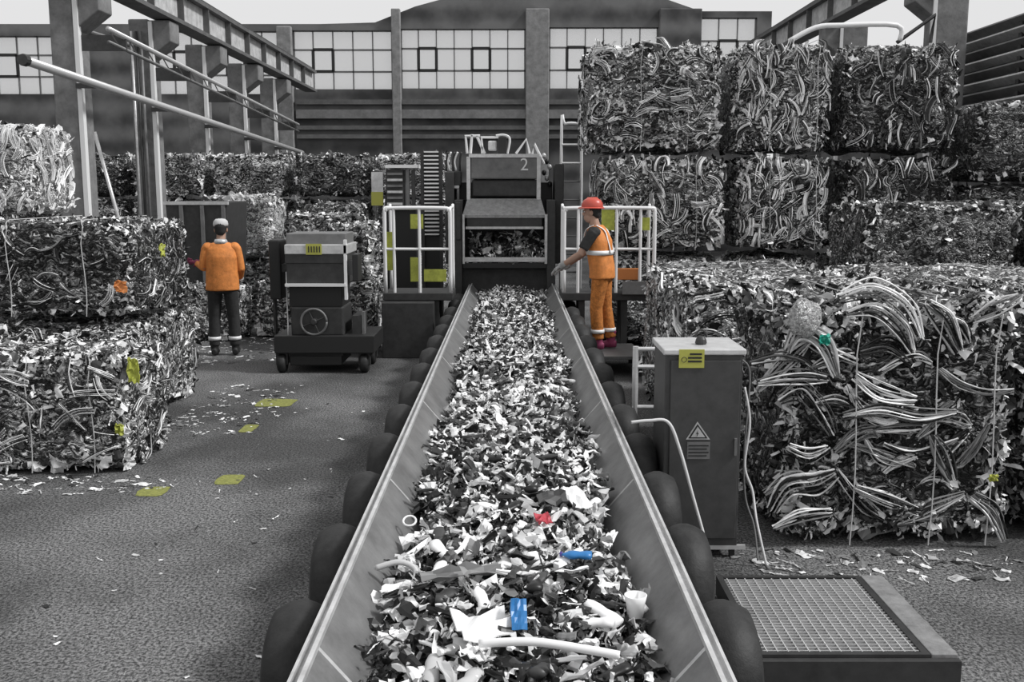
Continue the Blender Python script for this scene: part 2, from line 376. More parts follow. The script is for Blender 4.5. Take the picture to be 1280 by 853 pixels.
# ------------------------------------------------------------------ hall columns, crane beams, pipes
def column(x, y, w_, top, label, group, side=1):
    r = empty('concrete_column', (x, y, 0)); tag(r, label, 'column', group)
    m = MB(); m.b2((x-w_/2, y-.3, 0), (x+w_/2, y+.3, top)); m.build('shaft', conc, r, bevel=.03)
    if side:
        e = w_/2*side; m = MB(); m.b2((x+e, y-.32, 0), (x+e+.075*side, y-.2, top-.05)); m.build('corner_guard', rail, r)
    m = MB(); a = x+w_/2*(side or 1); sg = side or 1
    m.prism([(a-.02*sg, top-.75), (a+.42*sg, top-.42), (a+.42*sg, top-.02), (a-.02*sg, top-.02)], y-.28, y+.28); m.build('corbel', conc, r, bevel=.02)
    m = MB(); m.b2((x-w_/2-.06, y-.36, 0), (x+w_/2+.04, y+.36, .5)); m.build('plinth', conc, r, bevel=.02)
XC = -7.33
desc = ['nearest concrete column of the left row, widest, with pale edge strip', 'second concrete column of the left row, just behind the nearest one',
        'third concrete column of the left row, above the dark skip', 'fourth concrete column of the left row, above the far scrap bales', 'farthest concrete column of the left row, by the back wall']
ztop = 5.45
for k in range(5): column(XC, 17.4+3.5*k, .4, ztop, desc[k], 'concrete columns under the left crane beam')
dp = empty('downpipes', (XC, 20.5, 0)); tag(dp, 'bundle of three thin pipes running down the second left column', 'pipe')
for k in range(3):
    m = MB(); m.tube([(XC-.1+.09*k, 20.5, .0), (XC-.1+.09*k, 20.5, 5.2)], .028, 8); m.build('pipe_run', [rim, dark, grey][k], dp, smooth=True)
# the crane girder
def girder(x, y0, y1, z0, h, name_label):
    g = empty('crane_girder', (x, (y0+y1)/2, z0)); tag(g, name_label, 'crane beam')
    m = MB(); m.b2((x-.05, y0, z0), (x+.05, y1, z0+h)); m.build('web', beam_l, g)
    for z, nm in ((z0, 'lower_flange'), (z0+h, 'upper_flange')):
        m = MB(); m.b2((x-.2, y0, z-.04), (x+.2, y1, z+.04)); m.build(nm, beam_c, g)
    m = MB(); m.b2((x-.05, y0, z0+h+.04), (x+.05, y1, z0+h+.16)); m.build('crane_rail', dark, g)
    y = y0+.7
    while y < y1-.3:
        for sx in (-1, 1):
            m = MB(); m.b2((x+.05*sx, y-.02, z0+.04), (x+.18*sx, y+.02, z0+h-.04)); m.build('stiffener', beam_c, g)
        y += 1.75
girder(-6.86, 12, 35.6, ztop+.045, .62, 'long pale steel crane girder resting on the left concrete columns')
girder(7.65, 19, 35.6, 6.1, .6, 'dark steel crane girder above the bale stack by the right columns')
for k, (y, d_) in enumerate([(20, 'grey concrete column rising behind the bale stack beside the louvres'), (25.5, 'middle concrete column of the row behind the bale stack'), (31, 'farthest concrete column of the row behind the bale stack')]):
    column(8.25, y, .6, 6.05, d_, 'concrete columns under the right crane beam', -1)
def pipe(name, pts, r, m_, label, cat='pipe'):
    m = MB(); m.tube(pts, r, 10); o = m.build(name, m_, smooth=True); return tag(o, label, cat)
pp0 = at(30, 75, 14.4); pp1 = at(378, 191, 33)
ppm = mat('pale_pipe', .5, .4, .3)
hz = empty('handrail_pipe', tuple((pp0+pp1)/2)); tag(hz, 'thick pale pipe sloping across the left column row, lowest of the pipes', 'pipe')
m = MB(); m.tube([pp0, pp1], .065, 10); m.build('pipe_run', ppm, hz, smooth=True)
m = MB(); m.lathe([(.075, 0), (.085, .03), (.085, .1), (.075, .12)], pp0-Vector((0, .05, 0)), 'Y', 12); m.build('end_cap', dark, hz)
for k in range(5):
    y = 17.05+3.5*k; t = (y-pp0.y)/(pp1.y-pp0.y); p = pp0.lerp(pp1, t)
    m = MB(); m.b2((XC+.2, y-.02, p.z-.04), (p.x+.02, y+.03, p.z+.04)); m.build('bracket', dark, hz)
q0 = at(135, 36, 16.5); q1 = at(373, 156, 31.8)
hz = empty('twin_pipe', tuple((q0+q1)/2)); tag(hz, 'pair of thin dark pipes sloping high across the left column row', 'pipe')
for dz, r_ in ((0, .045), (-.2, .03)):
    m = MB(); m.tube([q0+Vector((0, 0, dz)), q1+Vector((0, 0, dz))], r_, 8); m.build('pipe_run', ppm if dz == 0 else grey, hz, smooth=True)
for k in range(5):
    y = 17.2+3.5*k; t = (y-q0.y)/(q1.y-q0.y); p = q0.lerp(q1, t)
    m = MB(); m.b2((XC+.2, y-.02, p.z-.22), (p.x+.03, y+.03, p.z+.03)); m.build('bracket', dark, hz)
for k in range(18):
    t = k/18; a = q0.lerp(q1, t); b = q0.lerp(q1, t+.03); m = MB(); m.tube([a, b-Vector((0, 0, .2))], .012, 5); m.build('lattice_bar', grey, hz)
pipe('cable_tray', [at(110, 40, 20), at(212, 72, 29.), at(262, 122, 35.5)], .05, grey, 'thin grey conduit running behind the nearest left columns', 'conduit')
pipe('brace_pole', [at(118, 165, 19.2), Vector((at(147, 252, 19.4).x+.35, 19.4, .03))], .035, rim, 'slim pale pole leaning beside the nearest left column', 'pole')
# ------------------------------------------------------------------ conveyor
cv = empty('sorting_conveyor', (0, 1.2, 0)); tag(cv, 'long trough conveyor carrying shredded scrap to the machine', 'conveyor')
Y0, Y1 = 1.2, 15.0
for sx in (-1, 1):
    m = MB(); m.prism([(.6*sx, .74), (.585*sx, .745), (.35*sx, .47), (.37*sx, .46)], Y0, Y1); m.build('trough_wall', trough, cv)
    m = MB(); m.b2((.585*sx, Y0, .725), (.6*sx, Y1, .765)); m.b2((.625*sx, Y0, .72), (.635*sx, Y1, .75)); m.b2((.585*sx, Y0, .71), (.635*sx, Y1, .727)); m.build('rim', rim, cv)
    m = MB(); m.b2((.6*sx, Y0, .34), (.63*sx, Y1, .712)); m.build('side_beam', dark, cv)
    for q in range(9):
        y = Y0+.6+q*1.6; m = MB(); m.b2((.56*sx, y-.05, 0), (.64*sx, y+.05, .35)); m.b2((.52*sx, y-.09, 0), (.68*sx, y+.09, .015)); m.build('leg', dark, cv)
    for q in range(7):
        y = 2.9+q*1.83; m = MB(); m.prism([(.596*sx, .742), (.586*sx, .748), (.36*sx, .482), (.37*sx, .472)], y, y+.02); m.build('weld_seam', rim, cv)
m = MB(); m.b2((-.37, Y0, .455), (.37, Y1, .475)); m.build('belt', rubber, cv)
m = MB(); m.b2((-.36, Y0, .2), (.36, Y1, .215)); m.build('return_belt', rubber, cv)
yk = 2.56
for q in range(15):
    for sx in (-1, 1):
        m = MB(); R_ = .235
        m.lathe([(.05, -.1), (R_-.06, -.1), (R_-.02, -.085), (R_, -.05), (R_+.012, -.015), (R_+.012, .015), (R_, .05), (R_-.02, .085), (R_-.06, .1), (.05, .1)], (.755*sx, yk, .43), 'X', 28)
        o = m.build('tyre_roller', rubber, cv, smooth=True)
        m = MB(); m.tube([(.62*sx, yk, .43), (.87*sx, yk, .43)], .035, 10); m.build('axle', grey, cv)
    yk += .845
# bed of scrap on the belt
nx, ny = 15, 150; ys = np.linspace(1.3, 14.9, ny)
def heap_z(x, y):
    hw = .50+.03*math.sin(y*2.1)+.02*math.sin(y*5.3+1)
    t = min(1, abs(x)/hw); return .50+(.20+.03*math.sin(y*1.7)+.02*math.sin(y*4.1))*(1-t**2.4)+.12*t**6
def hwid(y): return .455+.035*math.sin(y*2.1+2)+.02*math.sin(y*5.3+1)
V = []; Fs = []
for j, y in enumerate(ys):
    for i in range(nx):
        x = (i/(nx-1)*2-1)*hwid(y); V.append((x, y, heap_z(x, y)-.015))
for j in range(ny-1):
    for i in range(nx-1): Fs.append((j*nx+i, j*nx+i+1, (j+1)*nx+i+1, (j+1)*nx+i))
V = np.array(V); M = [0]*len(Fs)
npc = 15000; yy = 1.4+13.4*RNG.uniform(0, 1, npc); hx = np.array([hwid(y) for y in yy]); xx = RNG.uniform(-.98, .98, npc)*hx
zz = np.array([heap_z(a, b) for a, b in zip(xx, yy)])+RNG.uniform(-.01, .06, npc)
P = np.stack([xx, yy, zz], 1); Nn = np.tile([0, -.15, 1.0], (npc, 1))
v2, f2, m2 = place(None, P, Nn, .062, (4, 8, 3, 2), .5, [7, 3, 1.5, 2.5, 4.6, 1.8], )
b = len(V); V = np.concatenate([V, v2]); Fs += [tuple(i+b for i in f) for f in f2]; M += [q+1 for q in m2]
me = raw_mesh('scrap_bed', V, Fs, M, [BED]+CH); sb = bpy.data.objects.new('shredded_scrap', me); COL.objects.link(sb)
tag(sb, 'bed of shredded black and white scrap filling the conveyor trough', 'scrap', kind='stuff')
# recognisable pieces lying on top near the camera
def on_heap(px, py, dz=.06):
    lo = 2.0; hi = 14
    for _ in range(40):
        Y = (lo+hi)/2; p = at(px, py, Y)
        if p.z > heap_z(p.x, Y)+dz: lo = Y
        else: hi = Y
    return at(px, py, lo)
def crumple(name, p, lx, ly, amp, m_, label, cat, rz=0, tilt=(.1, .1), group=None, n=6, thick=.004):
    xs, ys = np.meshgrid(np.linspace(-.5, .5, n), np.linspace(-.5, .5, n), indexing='ij')
    z = RNG.normal(0, amp, xs.shape); m = MB(); vs = [(x*lx, y*ly, zz_) for x, y, zz_ in zip(xs.ravel(), ys.ravel(), z.ravel())]
    m.add(vs, [(i*n+j, (i+1)*n+j, (i+1)*n+j+1, i*n+j+1) for i in range(n-1) for j in range(n-1)])
    o = m.build(name, m_, loc=(0, 0, 0)); o.location = p; o.rotation_euler = (tilt[0], tilt[1], rz)
    s_ = o.modifiers.new('solid', 'SOLIDIFY'); s_.thickness = thick
    return tag(o, label, cat, group)
def bottle(name, p, L_, R_, m_, label, rz, tilt=.1, cap=None, flat=.6, group=None):
    r = empty(name, p); r.rotation_euler = (0, tilt, rz); tag(r, label, 'bottle', group)
    m = MB(); m.lathe([(.3*R_, -.5*L_), (R_, -.48*L_), (R_*1.02, -.3*L_), (R_*.8, -.12*L_), (R_, .05*L_), (R_*.95, .2*L_), (R_*.35, .38*L_), (R_*.33, .44*L_)], (0, 0, 0), 'X', 14)
    for v in m.v: v.z *= flat; v.y += .12*R_*math.sin(v.x*40)
    m.build('bottle_body', m_, r, smooth=True, local=True)
    m = MB(); m.lathe([(R_*.36, .42*L_), (R_*.38, .43*L_), (R_*.38, .5*L_), (R_*.3, .51*L_)], (0, 0, 0), 'X', 12); m.build('bottle_cap', cap or white, r, local=True)
    return r
crumple('blue_carton', on_heap(649, 768, .10), .05, .10, .004, blue, 'bright blue flattened carton standing near the front of the scrap bed', 'carton', .05, (.9, 0), thick=.01)
bottle('crushed_bottle', on_heap(720, 694, .09), .12, .025, blue, 'crushed blue bottle with violet cap on the scrap bed', PI-.15, 0, violet)
crumple('red_wrapper', on_heap(679, 648, .09), .06, .07, .008, redp, 'small crumpled dark red wrapper on the scrap bed', 'wrapper', .3, (.3, 0))
crumple('white_film_sheet', on_heap(605, 782, .09), .2, .13, .012, white, 'large pale sheet of crumpled film beside the blue carton', 'film', .5, (.35, .1))
crumple('pale_card_triangle', on_heap(720, 622, .09), .1, .14, .006, white, 'pale torn card pointing up on the scrap bed behind the red wrapper', 'card', .6, (.5, 0))
crumple('grey_sack', on_heap(575, 715, .09), .3, .07, .012, CH[2], 'long folded grey sack lying slantwise on the scrap bed', 'sack', .35, (.2, 0))
crumple('charcoal_sheet', on_heap(690, 622, .09), .13, .1, .008, CH[1], 'dark flattened sheet beside the pale torn card', 'sheet', .1, (.2, 0))
m = MB(); c = on_heap(512, 657, .06); m.tube([c+Vector((.028*math.cos(a), .028*math.sin(a)*.9, .02+.028*math.sin(a)*.5)) for a in np.linspace(0, 2*PI, 20)], .005, 6)
tag(m.build('plastic_ring', white, smooth=True), 'small pale plastic ring at the edge of the scrap bed', 'ring')
m = MB(); c = on_heap(794, 770, .06); m.lathe([(.0, 0), (.028, 0), (.034, .05), (.04, .075), (.036, .076), (.026, .01), (0, .008)], c, 'Z', 16)
tag(m.build('white_cup', white, smooth=True), 'round white cup at the right edge of the scrap bed', 'cup')
m = MB(); c = on_heap(500, 720, .06); pts = smooth_path([c+Vector((-.09, 0, .03)), c+Vector((0, .01, .05)), c+Vector((.06, 0, .02)), c+Vector((.05, -.07, -.03)), c+Vector((.055, -.13, -.06))]); m.tube(pts, .012, 8)
tag(m.build('bent_pipe', CH[3], smooth=True), 'bent silver pipe offcut at the left edge of the scrap bed', 'pipe')
m = MB(); c = on_heap(690, 822, .08); pts = smooth_path([c+Vector((-.22, .05, .02)), c+Vector((-.06, .02, .04)), c+Vector((.1, -.01, .03)), c+Vector((.2, -.03, .02))]); m.tube(pts, .014, 8)
tag(m.build('white_tube', white, smooth=True), 'long white tube lying crosswise at the front of the scrap bed', 'tube')
for q in range(140):
    px = random.uniform(480, 790); py = 853-420*random.random()**1.2
    if abs(px-640) > 175-(853-py)*.13: continue
    p = on_heap(px, py, .05); p.x = max(-.42, min(.42, p.x))
    k = q % 3; ci_ = random.choice([(CH[3], 'silver'), (CH[4], 'white'), (CH[0], 'black'), (CH[4], 'white'), (CH[1], 'charcoal')])
    if k == 0: bottle('crushed_bottle', p, random.uniform(.12, .2), random.uniform(.022, .032), ci_[0], 'crushed %s bottle lying loose on top of the scrap bed' % ci_[1], random.uniform(0, 6), random.uniform(-.3, .3), random.choice([white, CH[0]]), group='crushed %s bottles on the scrap bed' % ci_[1])
    elif k == 1: crumple('torn_sheet', p, random.uniform(.08, .16), random.uniform(.04, .08), .008, ci_[0], 'torn crumpled %s sheet lying loose on top of the scrap bed' % ci_[1], 'sheet', random.uniform(0, 6), (random.uniform(-.5, .5), random.uniform(-.5, .5)), 'torn %s sheets on the scrap bed' % ci_[1])
    else: crumple('film_strip', p, random.uniform(.15, .26), random.uniform(.015, .03), .006, ci_[0], 'narrow curled %s strip of film lying loose on top of the scrap bed' % ci_[1], 'strip', random.uniform(0, 6), (random.uniform(-.4, .4), random.uniform(-.3, .3)), '%s film strips on the scrap bed' % ci_[1])
# ------------------------------------------------------------------ bales
BIX = [0]
def bale(x0, x1, y0, y1, z0, z1, label, group=None, npc=1500, size=.09, base=None, mw=MIXB, kw=(4, 5, 2, 1), straps=(), axis='X', share=None, rz=0, lump=.06):
    d = (x1-x0, y1-y0, z1-z0); BIX[0] += 1
    if share is not None: me = share
    else: me = bale_mesh('scrap_bale', d, npc, size, base or BALE, mw, kw, lump, BIX[0]*3.1)
    o = bpy.data.objects.new('scrap_bale', me); COL.objects.link(o); o.location = ((x0+x1)/2, (y0+y1)/2, z0); o.rotation_euler.z = rz
    ORG[o.name] = o.location.copy()
    for s_ in straps: strap_child(o, d, s_, axis)
    tag(o, label, 'bale', group); return o
def patch(parent, wpos, sx, sz, m_, name, ax='Y'):
    m = MB(); n = 6; vs = []
    for i in range(n):
        for j in range(n):
            u = (i/(n-1)-.5)*sx+random.uniform(-.1, .1)*sx; v = (j/(n-1)-.5)*sz+random.uniform(-.1, .1)*sz; k = .02+random.uniform(-.012, .018)
            vs.append((wpos[0]+u, wpos[1]-k, wpos[2]+v) if ax == 'Y' else (wpos[0]+k, wpos[1]+u, wpos[2]+v))
    m.add(vs, [(i*n+j, (i+1)*n+j, (i+1)*n+j+1, i*n+j+1) for i in range(n-1) for j in range(n-1)])
    o = m.build(name, m_, parent); s_ = o.modifiers.new('s', 'SOLIDIFY'); s_.thickness = .006; return o
DK = [6, 3, 1.5, 1.8, 3.2, 1.2]; LT = [1.5, 1.5, 2, 3, 5, 2]
# left: front bale, the two-high pair behind it
L1 = bale(-4.35, -2.86, 7.42, 8.38, 0, .92, 'low wired bale nearest the aisle, in front of the two-high pile', npc=3000, size=.085, straps=(-.0, .47), base=BALE, mw=[4, 2, 1.5, 2.5, 6, 3])
patch(L1, at(168, 462, 7.37), .08, .17, yellow, 'yellow_label'); patch(L1, at(151, 536, 7.37), .06, .08, yellow, 'yellow_label')
L2 = bale(-4.95, -3.3, 8.66, 10.75, 0, .96, 'bottom bale of the two-high pile, behind the low wired bale', npc=3200, size=.08)
L3 = bale(-4.7, -3.27, 8.75, 10.4, 1.02, 1.86, 'upper bale of the two-high pile, with an orange scrap in its dark face', npc=4200, size=.065, base=BALED, mw=[5.5, 3, 2, 2, 4, 1.5], straps=(-.35, .3))
patch(L3, at(152, 358, 8.7), .1, .1, orangep, 'orange_scrap'); patch(L3, at(200, 313, 9.3)+Vector((.0, 0, 0)), .12, .11, yellow, 'yellow_label', 'X')
bale(-6.3, -5.0, 8.7, 10.6, 0, 1.0, 'lower bale at the far left beside the two-high pile', npc=1200)
bale(-6.2, -4.85, 8.8, 10.5, 1.05, 1.8, 'upper bale at the far left beside the two-high pile', npc=1300, mw=LT, straps=(.4,))
bale(-6.2, -4.9, 11.2, 12.5, 0, .9, 'bottom bale of the pale leaning stack at the far left', npc=600)
bale(-6.2, -4.9, 11.2, 12.5, .95, 1.8, 'middle bale of the pale leaning stack at the far left', npc=800, base=BALEL, mw=LT)
bale(-6.6, -5.25, 11.2, 12.5, 1.85, 2.88, 'pale bleached bale on top of the stack at the far left', npc=1600, size=.08, base=BALEL, mw=[.6, .8, 2, 3, 7, 3])
# right foreground
A = bale(1.56, 3.04, 5.85, 7.15, 0, 1.5, 'big wired bale of long plastic film nearest the metal grating', npc=7500, size=.088, base=BALED, mw=[6, 3, 2, 2.5, 4, 2.5], kw=(4, 9, 2, .5), straps=(-.28, .19, .53), lump=.1)
patch(A, at(1030, 424, 5.8), .06, .06, teal, 'teal_cap'); patch(A, at(1240, 597, 5.8), .05, .04, yellow, 'yellow_cap')
bag_m = mat('cloudy_film', .42, .3, .5, .9, 60, .8)
m = MB(); p = at(1006, 398, 5.83); m.ell(p, (.1, .035, .115), 20, 12)
for v in m.v: v.y += .008*math.sin(v.x*90+v.z*70); v.z += .01*math.sin(v.x*50)
m.build('round_film_bag', bag_m, A, smooth=True)
def fold(parent, pix, Y, r_, k0):
    """a pleated length of film: several wrinkled ribbons side by side along one arc"""
    m = MB(); nr = random.randint(6, 9)
    for q in range(nr):
        o_ = (q/(nr-1)-.5)*r_*2.6; e = random.uniform(-.012, .006)
        pts = []
        for i, (x, y) in enumerate(pix):
            p = at(x, y, Y+e+random.uniform(-.012, .012)); a_ = pix[max(i-1, 0)]; b_ = pix[min(i+1, len(pix)-1)]
            dx, dz = b_[0]-a_[0], -(b_[1]-a_[1]); l = math.hypot(dx, dz)+1e-6
            w_ = o_*(1 if 0 < i < len(pix)-1 else .45)
            pts.append(p+Vector((-dz/l*w_+random.uniform(-.01, .01), 0, dx/l*w_+random.uniform(-.01, .01))))
        P_ = smooth_path(pts, 6); n_ = len(P_)
        m.tube(P_, [(random.uniform(.006, .014)*(.4+.6*math.sin(PI*(i+.5)/n_)), random.uniform(.003, .007)) for i in range(n_)], 6, mi=random.choice([k0, k0, 0, 2, 3, 4]))
    return m.build('film_fold', CH[:5]+[CH[5]], parent)
for pix, r_, k in [([(1050, 372), (1090, 362), (1130, 385), (1150, 425)], .05, 4), ([(1060, 392), (1095, 388), (1125, 410), (1140, 440)], .035, 1), ([(985, 440), (1000, 415), (1030, 430), (1045, 470)], .04, 3),
                   ([(1070, 470), (1100, 490), (1145, 500)], .045, 4), ([(1055, 520), (1100, 512), (1150, 520), (1195, 515)], .03, 2), ([(975, 500), (1000, 490), (1025, 515), (1040, 545)], .05, 1),
                   ([(965, 640), (985, 610), (1020, 605), (1045, 590)], .05, 3), ([(968, 660), (1000, 645), (1040, 640)], .03, 4), ([(1070, 610), (1110, 625), (1150, 640)], .035, 2), ([(1120, 655), (1160, 640), (1205, 620)], .04, 3),
                   ([(1160, 380), (1180, 400), (1200, 440)], .045, 2), ([(1165, 545), (1180, 570), (1190, 600)], .04, 1), ([(1215, 400), (1245, 385), (1275, 370)], .04, 3), ([(1215, 620), (1240, 640), (1255, 675)], .035, 2), ([(1075, 440), (1110, 430), (1140, 455)], .04, 0), ([(985, 560), (1010, 570), (1035, 560)], .035, 3)]:
    fold(A, pix, 5.85, r_, k)
for q in range(26):
    x, y = random.uniform(975, 1235), random.uniform(400, 650); a_ = random.uniform(-.9, .9); L_ = random.uniform(22, 50); c_ = random.uniform(-16, 16)
    dx, dy = L_*math.cos(a_), L_*math.sin(a_)
    fold(A, [(x-dx, y-dy), (x-dx*.3+c_*.4, y-dy*.3-c_), (x+dx*.4+c_*.4, y+dy*.4-c_), (x+dx, y+dy)], 5.87, random.uniform(.014, .032), random.choice([0, 1, 1, 2, 3, 4]))
bale(3.12, 4.5, 6.0, 7.2, 0, 1.46, 'big film bale at the right edge beside the nearest wired one', npc=3500, size=.085, base=BALED, mw=[5, 3, 2, 2.5, 4, 2], kw=(6, 6, 1.5, .5), straps=(-.4,))
bale(1.25, 2.85, 7.35, 8.9, 0, 1.46, 'wide bale of tangled film behind the grey cabinet', npc=4500, size=.075, mw=[4, 2, 2, 3, 6, 3], kw=(5, 8, 1, .5), lump=.1)
bale(2.95, 4.7, 7.4, 8.95, 0, 1.5, 'film bale in the second row, behind the big wired ones', npc=3600, size=.078, mw=[4, 2, 2, 3, 6, 3], kw=(5, 8, 1, .5), lump=.1)
bale(1.34, 3.05, 9.1, 10.7, 0, 1.42, 'bale with loose pale top in the third row near the railed platform', npc=3200, size=.075, mw=[4, 2, 2, 3, 6, 3], kw=(5, 8, 1, .5))
bale(3.15, 5.0, 9.1, 10.6, 0, 1.4, 'bale with loose top in the third row below the dark stack', npc=2400, size=.075, mw=[4, 2, 2, 3, 6, 3])
bale(4.8, 6.2, 7.6, 9.2, 0, 1.5, 'film bale at the far right end of the second row', npc=900, size=.1)
bale(1.9, 3.6, 11.0, 12.6, 0, 1.28, 'low bale in front of the tall stack, next to the railing', npc=1200)
bale(3.75, 5.5, 11.0, 12.5, 0, .98, 'lower bale of the dark pair in front of the tall stack', npc=900, base=BALED, mw=DK)
bale(3.8, 5.55, 11.05, 12.5, 1.02, 2.0, 'upper bale of the dark pair in front of the tall stack', npc=1900, base=BALED, mw=DK)
bale(5.65, 7.2, 11.0, 12.5, 0, .98, 'lower dark bale at the far right before the tall stack', npc=400, base=BALED, mw=DK)
bale(5.65, 7.2, 11.0, 12.5, 1.02, 2.02, 'upper dark bale at the far right before the tall stack', npc=900, base=BALED, mw=DK)
def wrap(parent, n, r_, vert, pal=(0, 0, 1, 2, 3, 4, 4, 5), side=0):
    """pleated film ribbons pressed into the front (and one side) of a bale, as one covering"""
    W, D, H = [max(v.co[i] for v in parent.data.vertices)-min(v.co[i] for v in parent.data.vertices) for i in range(3)]
    W -= .1; D -= .1; H -= .05; m = MB()
    for q in range(int(n*1.7)):
        x, z = random.uniform(-.45, .45)*W, random.uniform(.07, .95)*H; a_ = random.gauss(PI/2 if vert else 0, .6); L_ = random.uniform(.06, .17); c_ = random.uniform(-.05, .05)
        sd_ = side and random.random() < .4
        if sd_: x = random.uniform(-.4, .4)*D
        for k in range(random.randint(3, 6)):
            o_ = (k-2)*r_*1.5; pts = []
            for t in (-1, -.35, .35, 1):
                u = x+math.cos(a_)*L_*t-math.sin(a_)*(o_+c_*(1-t*t)); v = z+math.sin(a_)*L_*t+math.cos(a_)*(o_+c_*(1-t*t))
                v = max(.03, min(H-.03, v)); lim = (D if sd_ else W)*.46; u = max(-lim, min(lim, u)); e = random.uniform(0, .022)-.05*max(0, abs(u)/lim-.8)*5-.05*max(0, abs(v/H-.5)*2-.8)*5
                pts.append(((W/2+e)*side, u, v) if sd_ else (u, -D/2-e, v))
            P_ = smooth_path(pts, 4); m.tube(P_, [(random.uniform(.5, 1)*r_, r_*.45)]*len(P_), 5, mi=random.choice(pal))
    o = m.build('film_covering', CH, parent, local=True); o['kind'] = 'stuff'; return o
byl = {o['label']: o for o in COL.objects if 'label' in o.keys()}
wrap(L1, 26, .0065, False, side=1); wrap(L3, 26, .0065, False, side=1, pal=(0, 0, 0, 1, 2, 3, 4)); wrap(L2, 20, .007, True, side=1)
wrap(byl['big film bale at the right edge beside the nearest wired one'], 40, .011, False, pal=(0, 0, 1, 1, 2, 3, 5))
wrap(byl['wide bale of tangled film behind the grey cabinet'], 34, .012, False, side=-1); wrap(byl['pale bleached bale on top of the stack at the far left'], 40, .009, True, pal=(3, 4, 4, 5), side=1)
# tall stack
g = None
YS = 13.75
tiers = [(0, 1.27), (1.31, 2.58), (2.62, 4.08)]
cols = [(1.0, 2.86, 'first'), (2.95, 4.28, 'second'), (4.38, 6.0, 'third')]
nm = ['bottom', 'middle', 'top']; look = [['scrap', 'pale-streaked scrap', 'tall glossy scrap'], ['scrap', 'fine-grained scrap', 'upright-streaked scrap'], ['dark scrap', 'dark scrap', 'dark scrap']]
for ci, (x0, x1, cn) in enumerate(cols):
    for ti, (z0, z1) in enumerate(tiers):
        if ci == 0 and ti == 2: x0_, x1_ = .98, 2.83
        elif ci == 0: x0_, x1_ = 1.18, 2.92
        else: x0_, x1_ = (x0 + (.08 if ti < 2 else 0)), x1
        bale(x0_, x1_, YS, YS+1.7, z0, z1, '%s bale of %s, %s column of the tall stack beside the machine' % (nm[ti], look[ci][ti], cn),
             npc=(600 if ti == 0 else 3600 if ci < 2 else 2400), size=.095 if ci == 0 else .08, base=[BALE, BALE, BALED][ci], mw=[[4, 2, 1.5, 3, 7, 4], [4.5, 2, 1.5, 2.5, 6, 3], DK][ci],
             kw=(4, 6, 2, 1), straps=((-.2, .42) if ti and ci < 2 else ()), lump=.1)
        if ti: wrap(list(COL.objects)[-1 if not (ci < 2) else -3], 50 if ci < 2 else 34, .0095, ci != 0 or ti == 1, pal=(0, 0, 1, 2, 3, 4, 4, 5) if ci < 2 else (0, 0, 0, 1, 2, 3, 4), side=-1 if ci == 0 else 0)
bale(6.1, 7.7, 13.6, 15.2, 0, 1.1, 'bottom dark bale of the low column at the end of the tall stack', npc=300, base=BALED, mw=DK)
bale(6.1, 7.7, 13.6, 15.2, 1.14, 2.2, 'middle dark bale of the low column at the end of the tall stack', npc=700, base=BALED, mw=DK)
bale(6.12, 7.6, 13.6, 15.2, 2.24, 3.3, 'top dark bale of the low column at the end of the tall stack', npc=1000, base=BALED, mw=DK)
# back left piles (shared small meshes)
SH = [bale_mesh('scrap_bale', (1.6, 1.4, .95), 1100, .1, BALE, MIXB, (4, 5, 2, 1), .12, 50+k) for k in range(2)]
SHD = bale_mesh('scrap_bale', (1.6, 1.4, .95), 1000, .1, BALED, DK, (4, 5, 2, 1), .12, 61)
def far_bale(x, y, z, label, me, group=None, rz=0, sc=(1, 1, 1)):
    o = bpy.data.objects.new('scrap_bale', me); COL.objects.link(o); o.location = (x, y, z); o.rotation_euler.z = rz; o.scale = sc
    tag(o, label, 'bale', group); return o
ordn = ['first', 'second', 'third', 'fourth', 'fifth']; tn = ['bottom', 'middle', 'top']
for r_ in range(3):
    for c_ in range(5):
        far_bale(-9.1+c_*1.74, 22.6, r_*.99, '%s bale in the %s column from the left of the three-high wall near the back' % (tn[r_], ordn[c_]), [SH[0], SH[1], SHD][(r_+c_) % 3], 'bales of the far scrap wall', 0 if (r_*c_) % 2 else PI)
for c_ in range(3):
    for r_ in range(2):
        far_bale(-14.6+c_*1.8, 25.5, r_*.99, '%s bale in the %s column of the distant two-high row beyond the nearest left column' % (['lower', 'upper'][r_], ordn[c_]), [SH[0], SHD][(r_+c_) % 2], 'bales beyond the left columns')
bale(-5.2, -4.0, 17.2, 18.3, .98, 2.07, 'pale square bale stacked behind the worker at the aisle', npc=1100, size=.085, base=BALEL, mw=LT)
bale(-5.3, -3.9, 17.1, 18.4, 0, .94, 'bale under the pale square one behind the worker', npc=800)
bale(-3.8, -2.5, 16.6, 17.9, 0, .95, 'lower bale behind the wheeled skip machine', npc=900)
bale(-3.75, -2.5, 16.6, 17.9, .99, 1.75, 'upper bale behind the wheeled skip machine', npc=900)
bale(-3.72, -2.72, 14.6, 15.6, 0, .85, 'small bale on the floor between the aisle worker and the wheeled machine', npc=700)
bale(-4.75, -3.85, 14.2, 15.2, 0, .8, 'small bale on the floor just behind the aisle worker', npc=700)
bale(-2.4, -1.8, 13.2, 14.6, 0, .95, 'narrow lower bale between the wheeled machine and the platform', npc=900)
bale(-2.42, -1.85, 13.2, 14.6, .98, 1.7, 'narrow upper bale between the wheeled machine and the platform', npc=900)
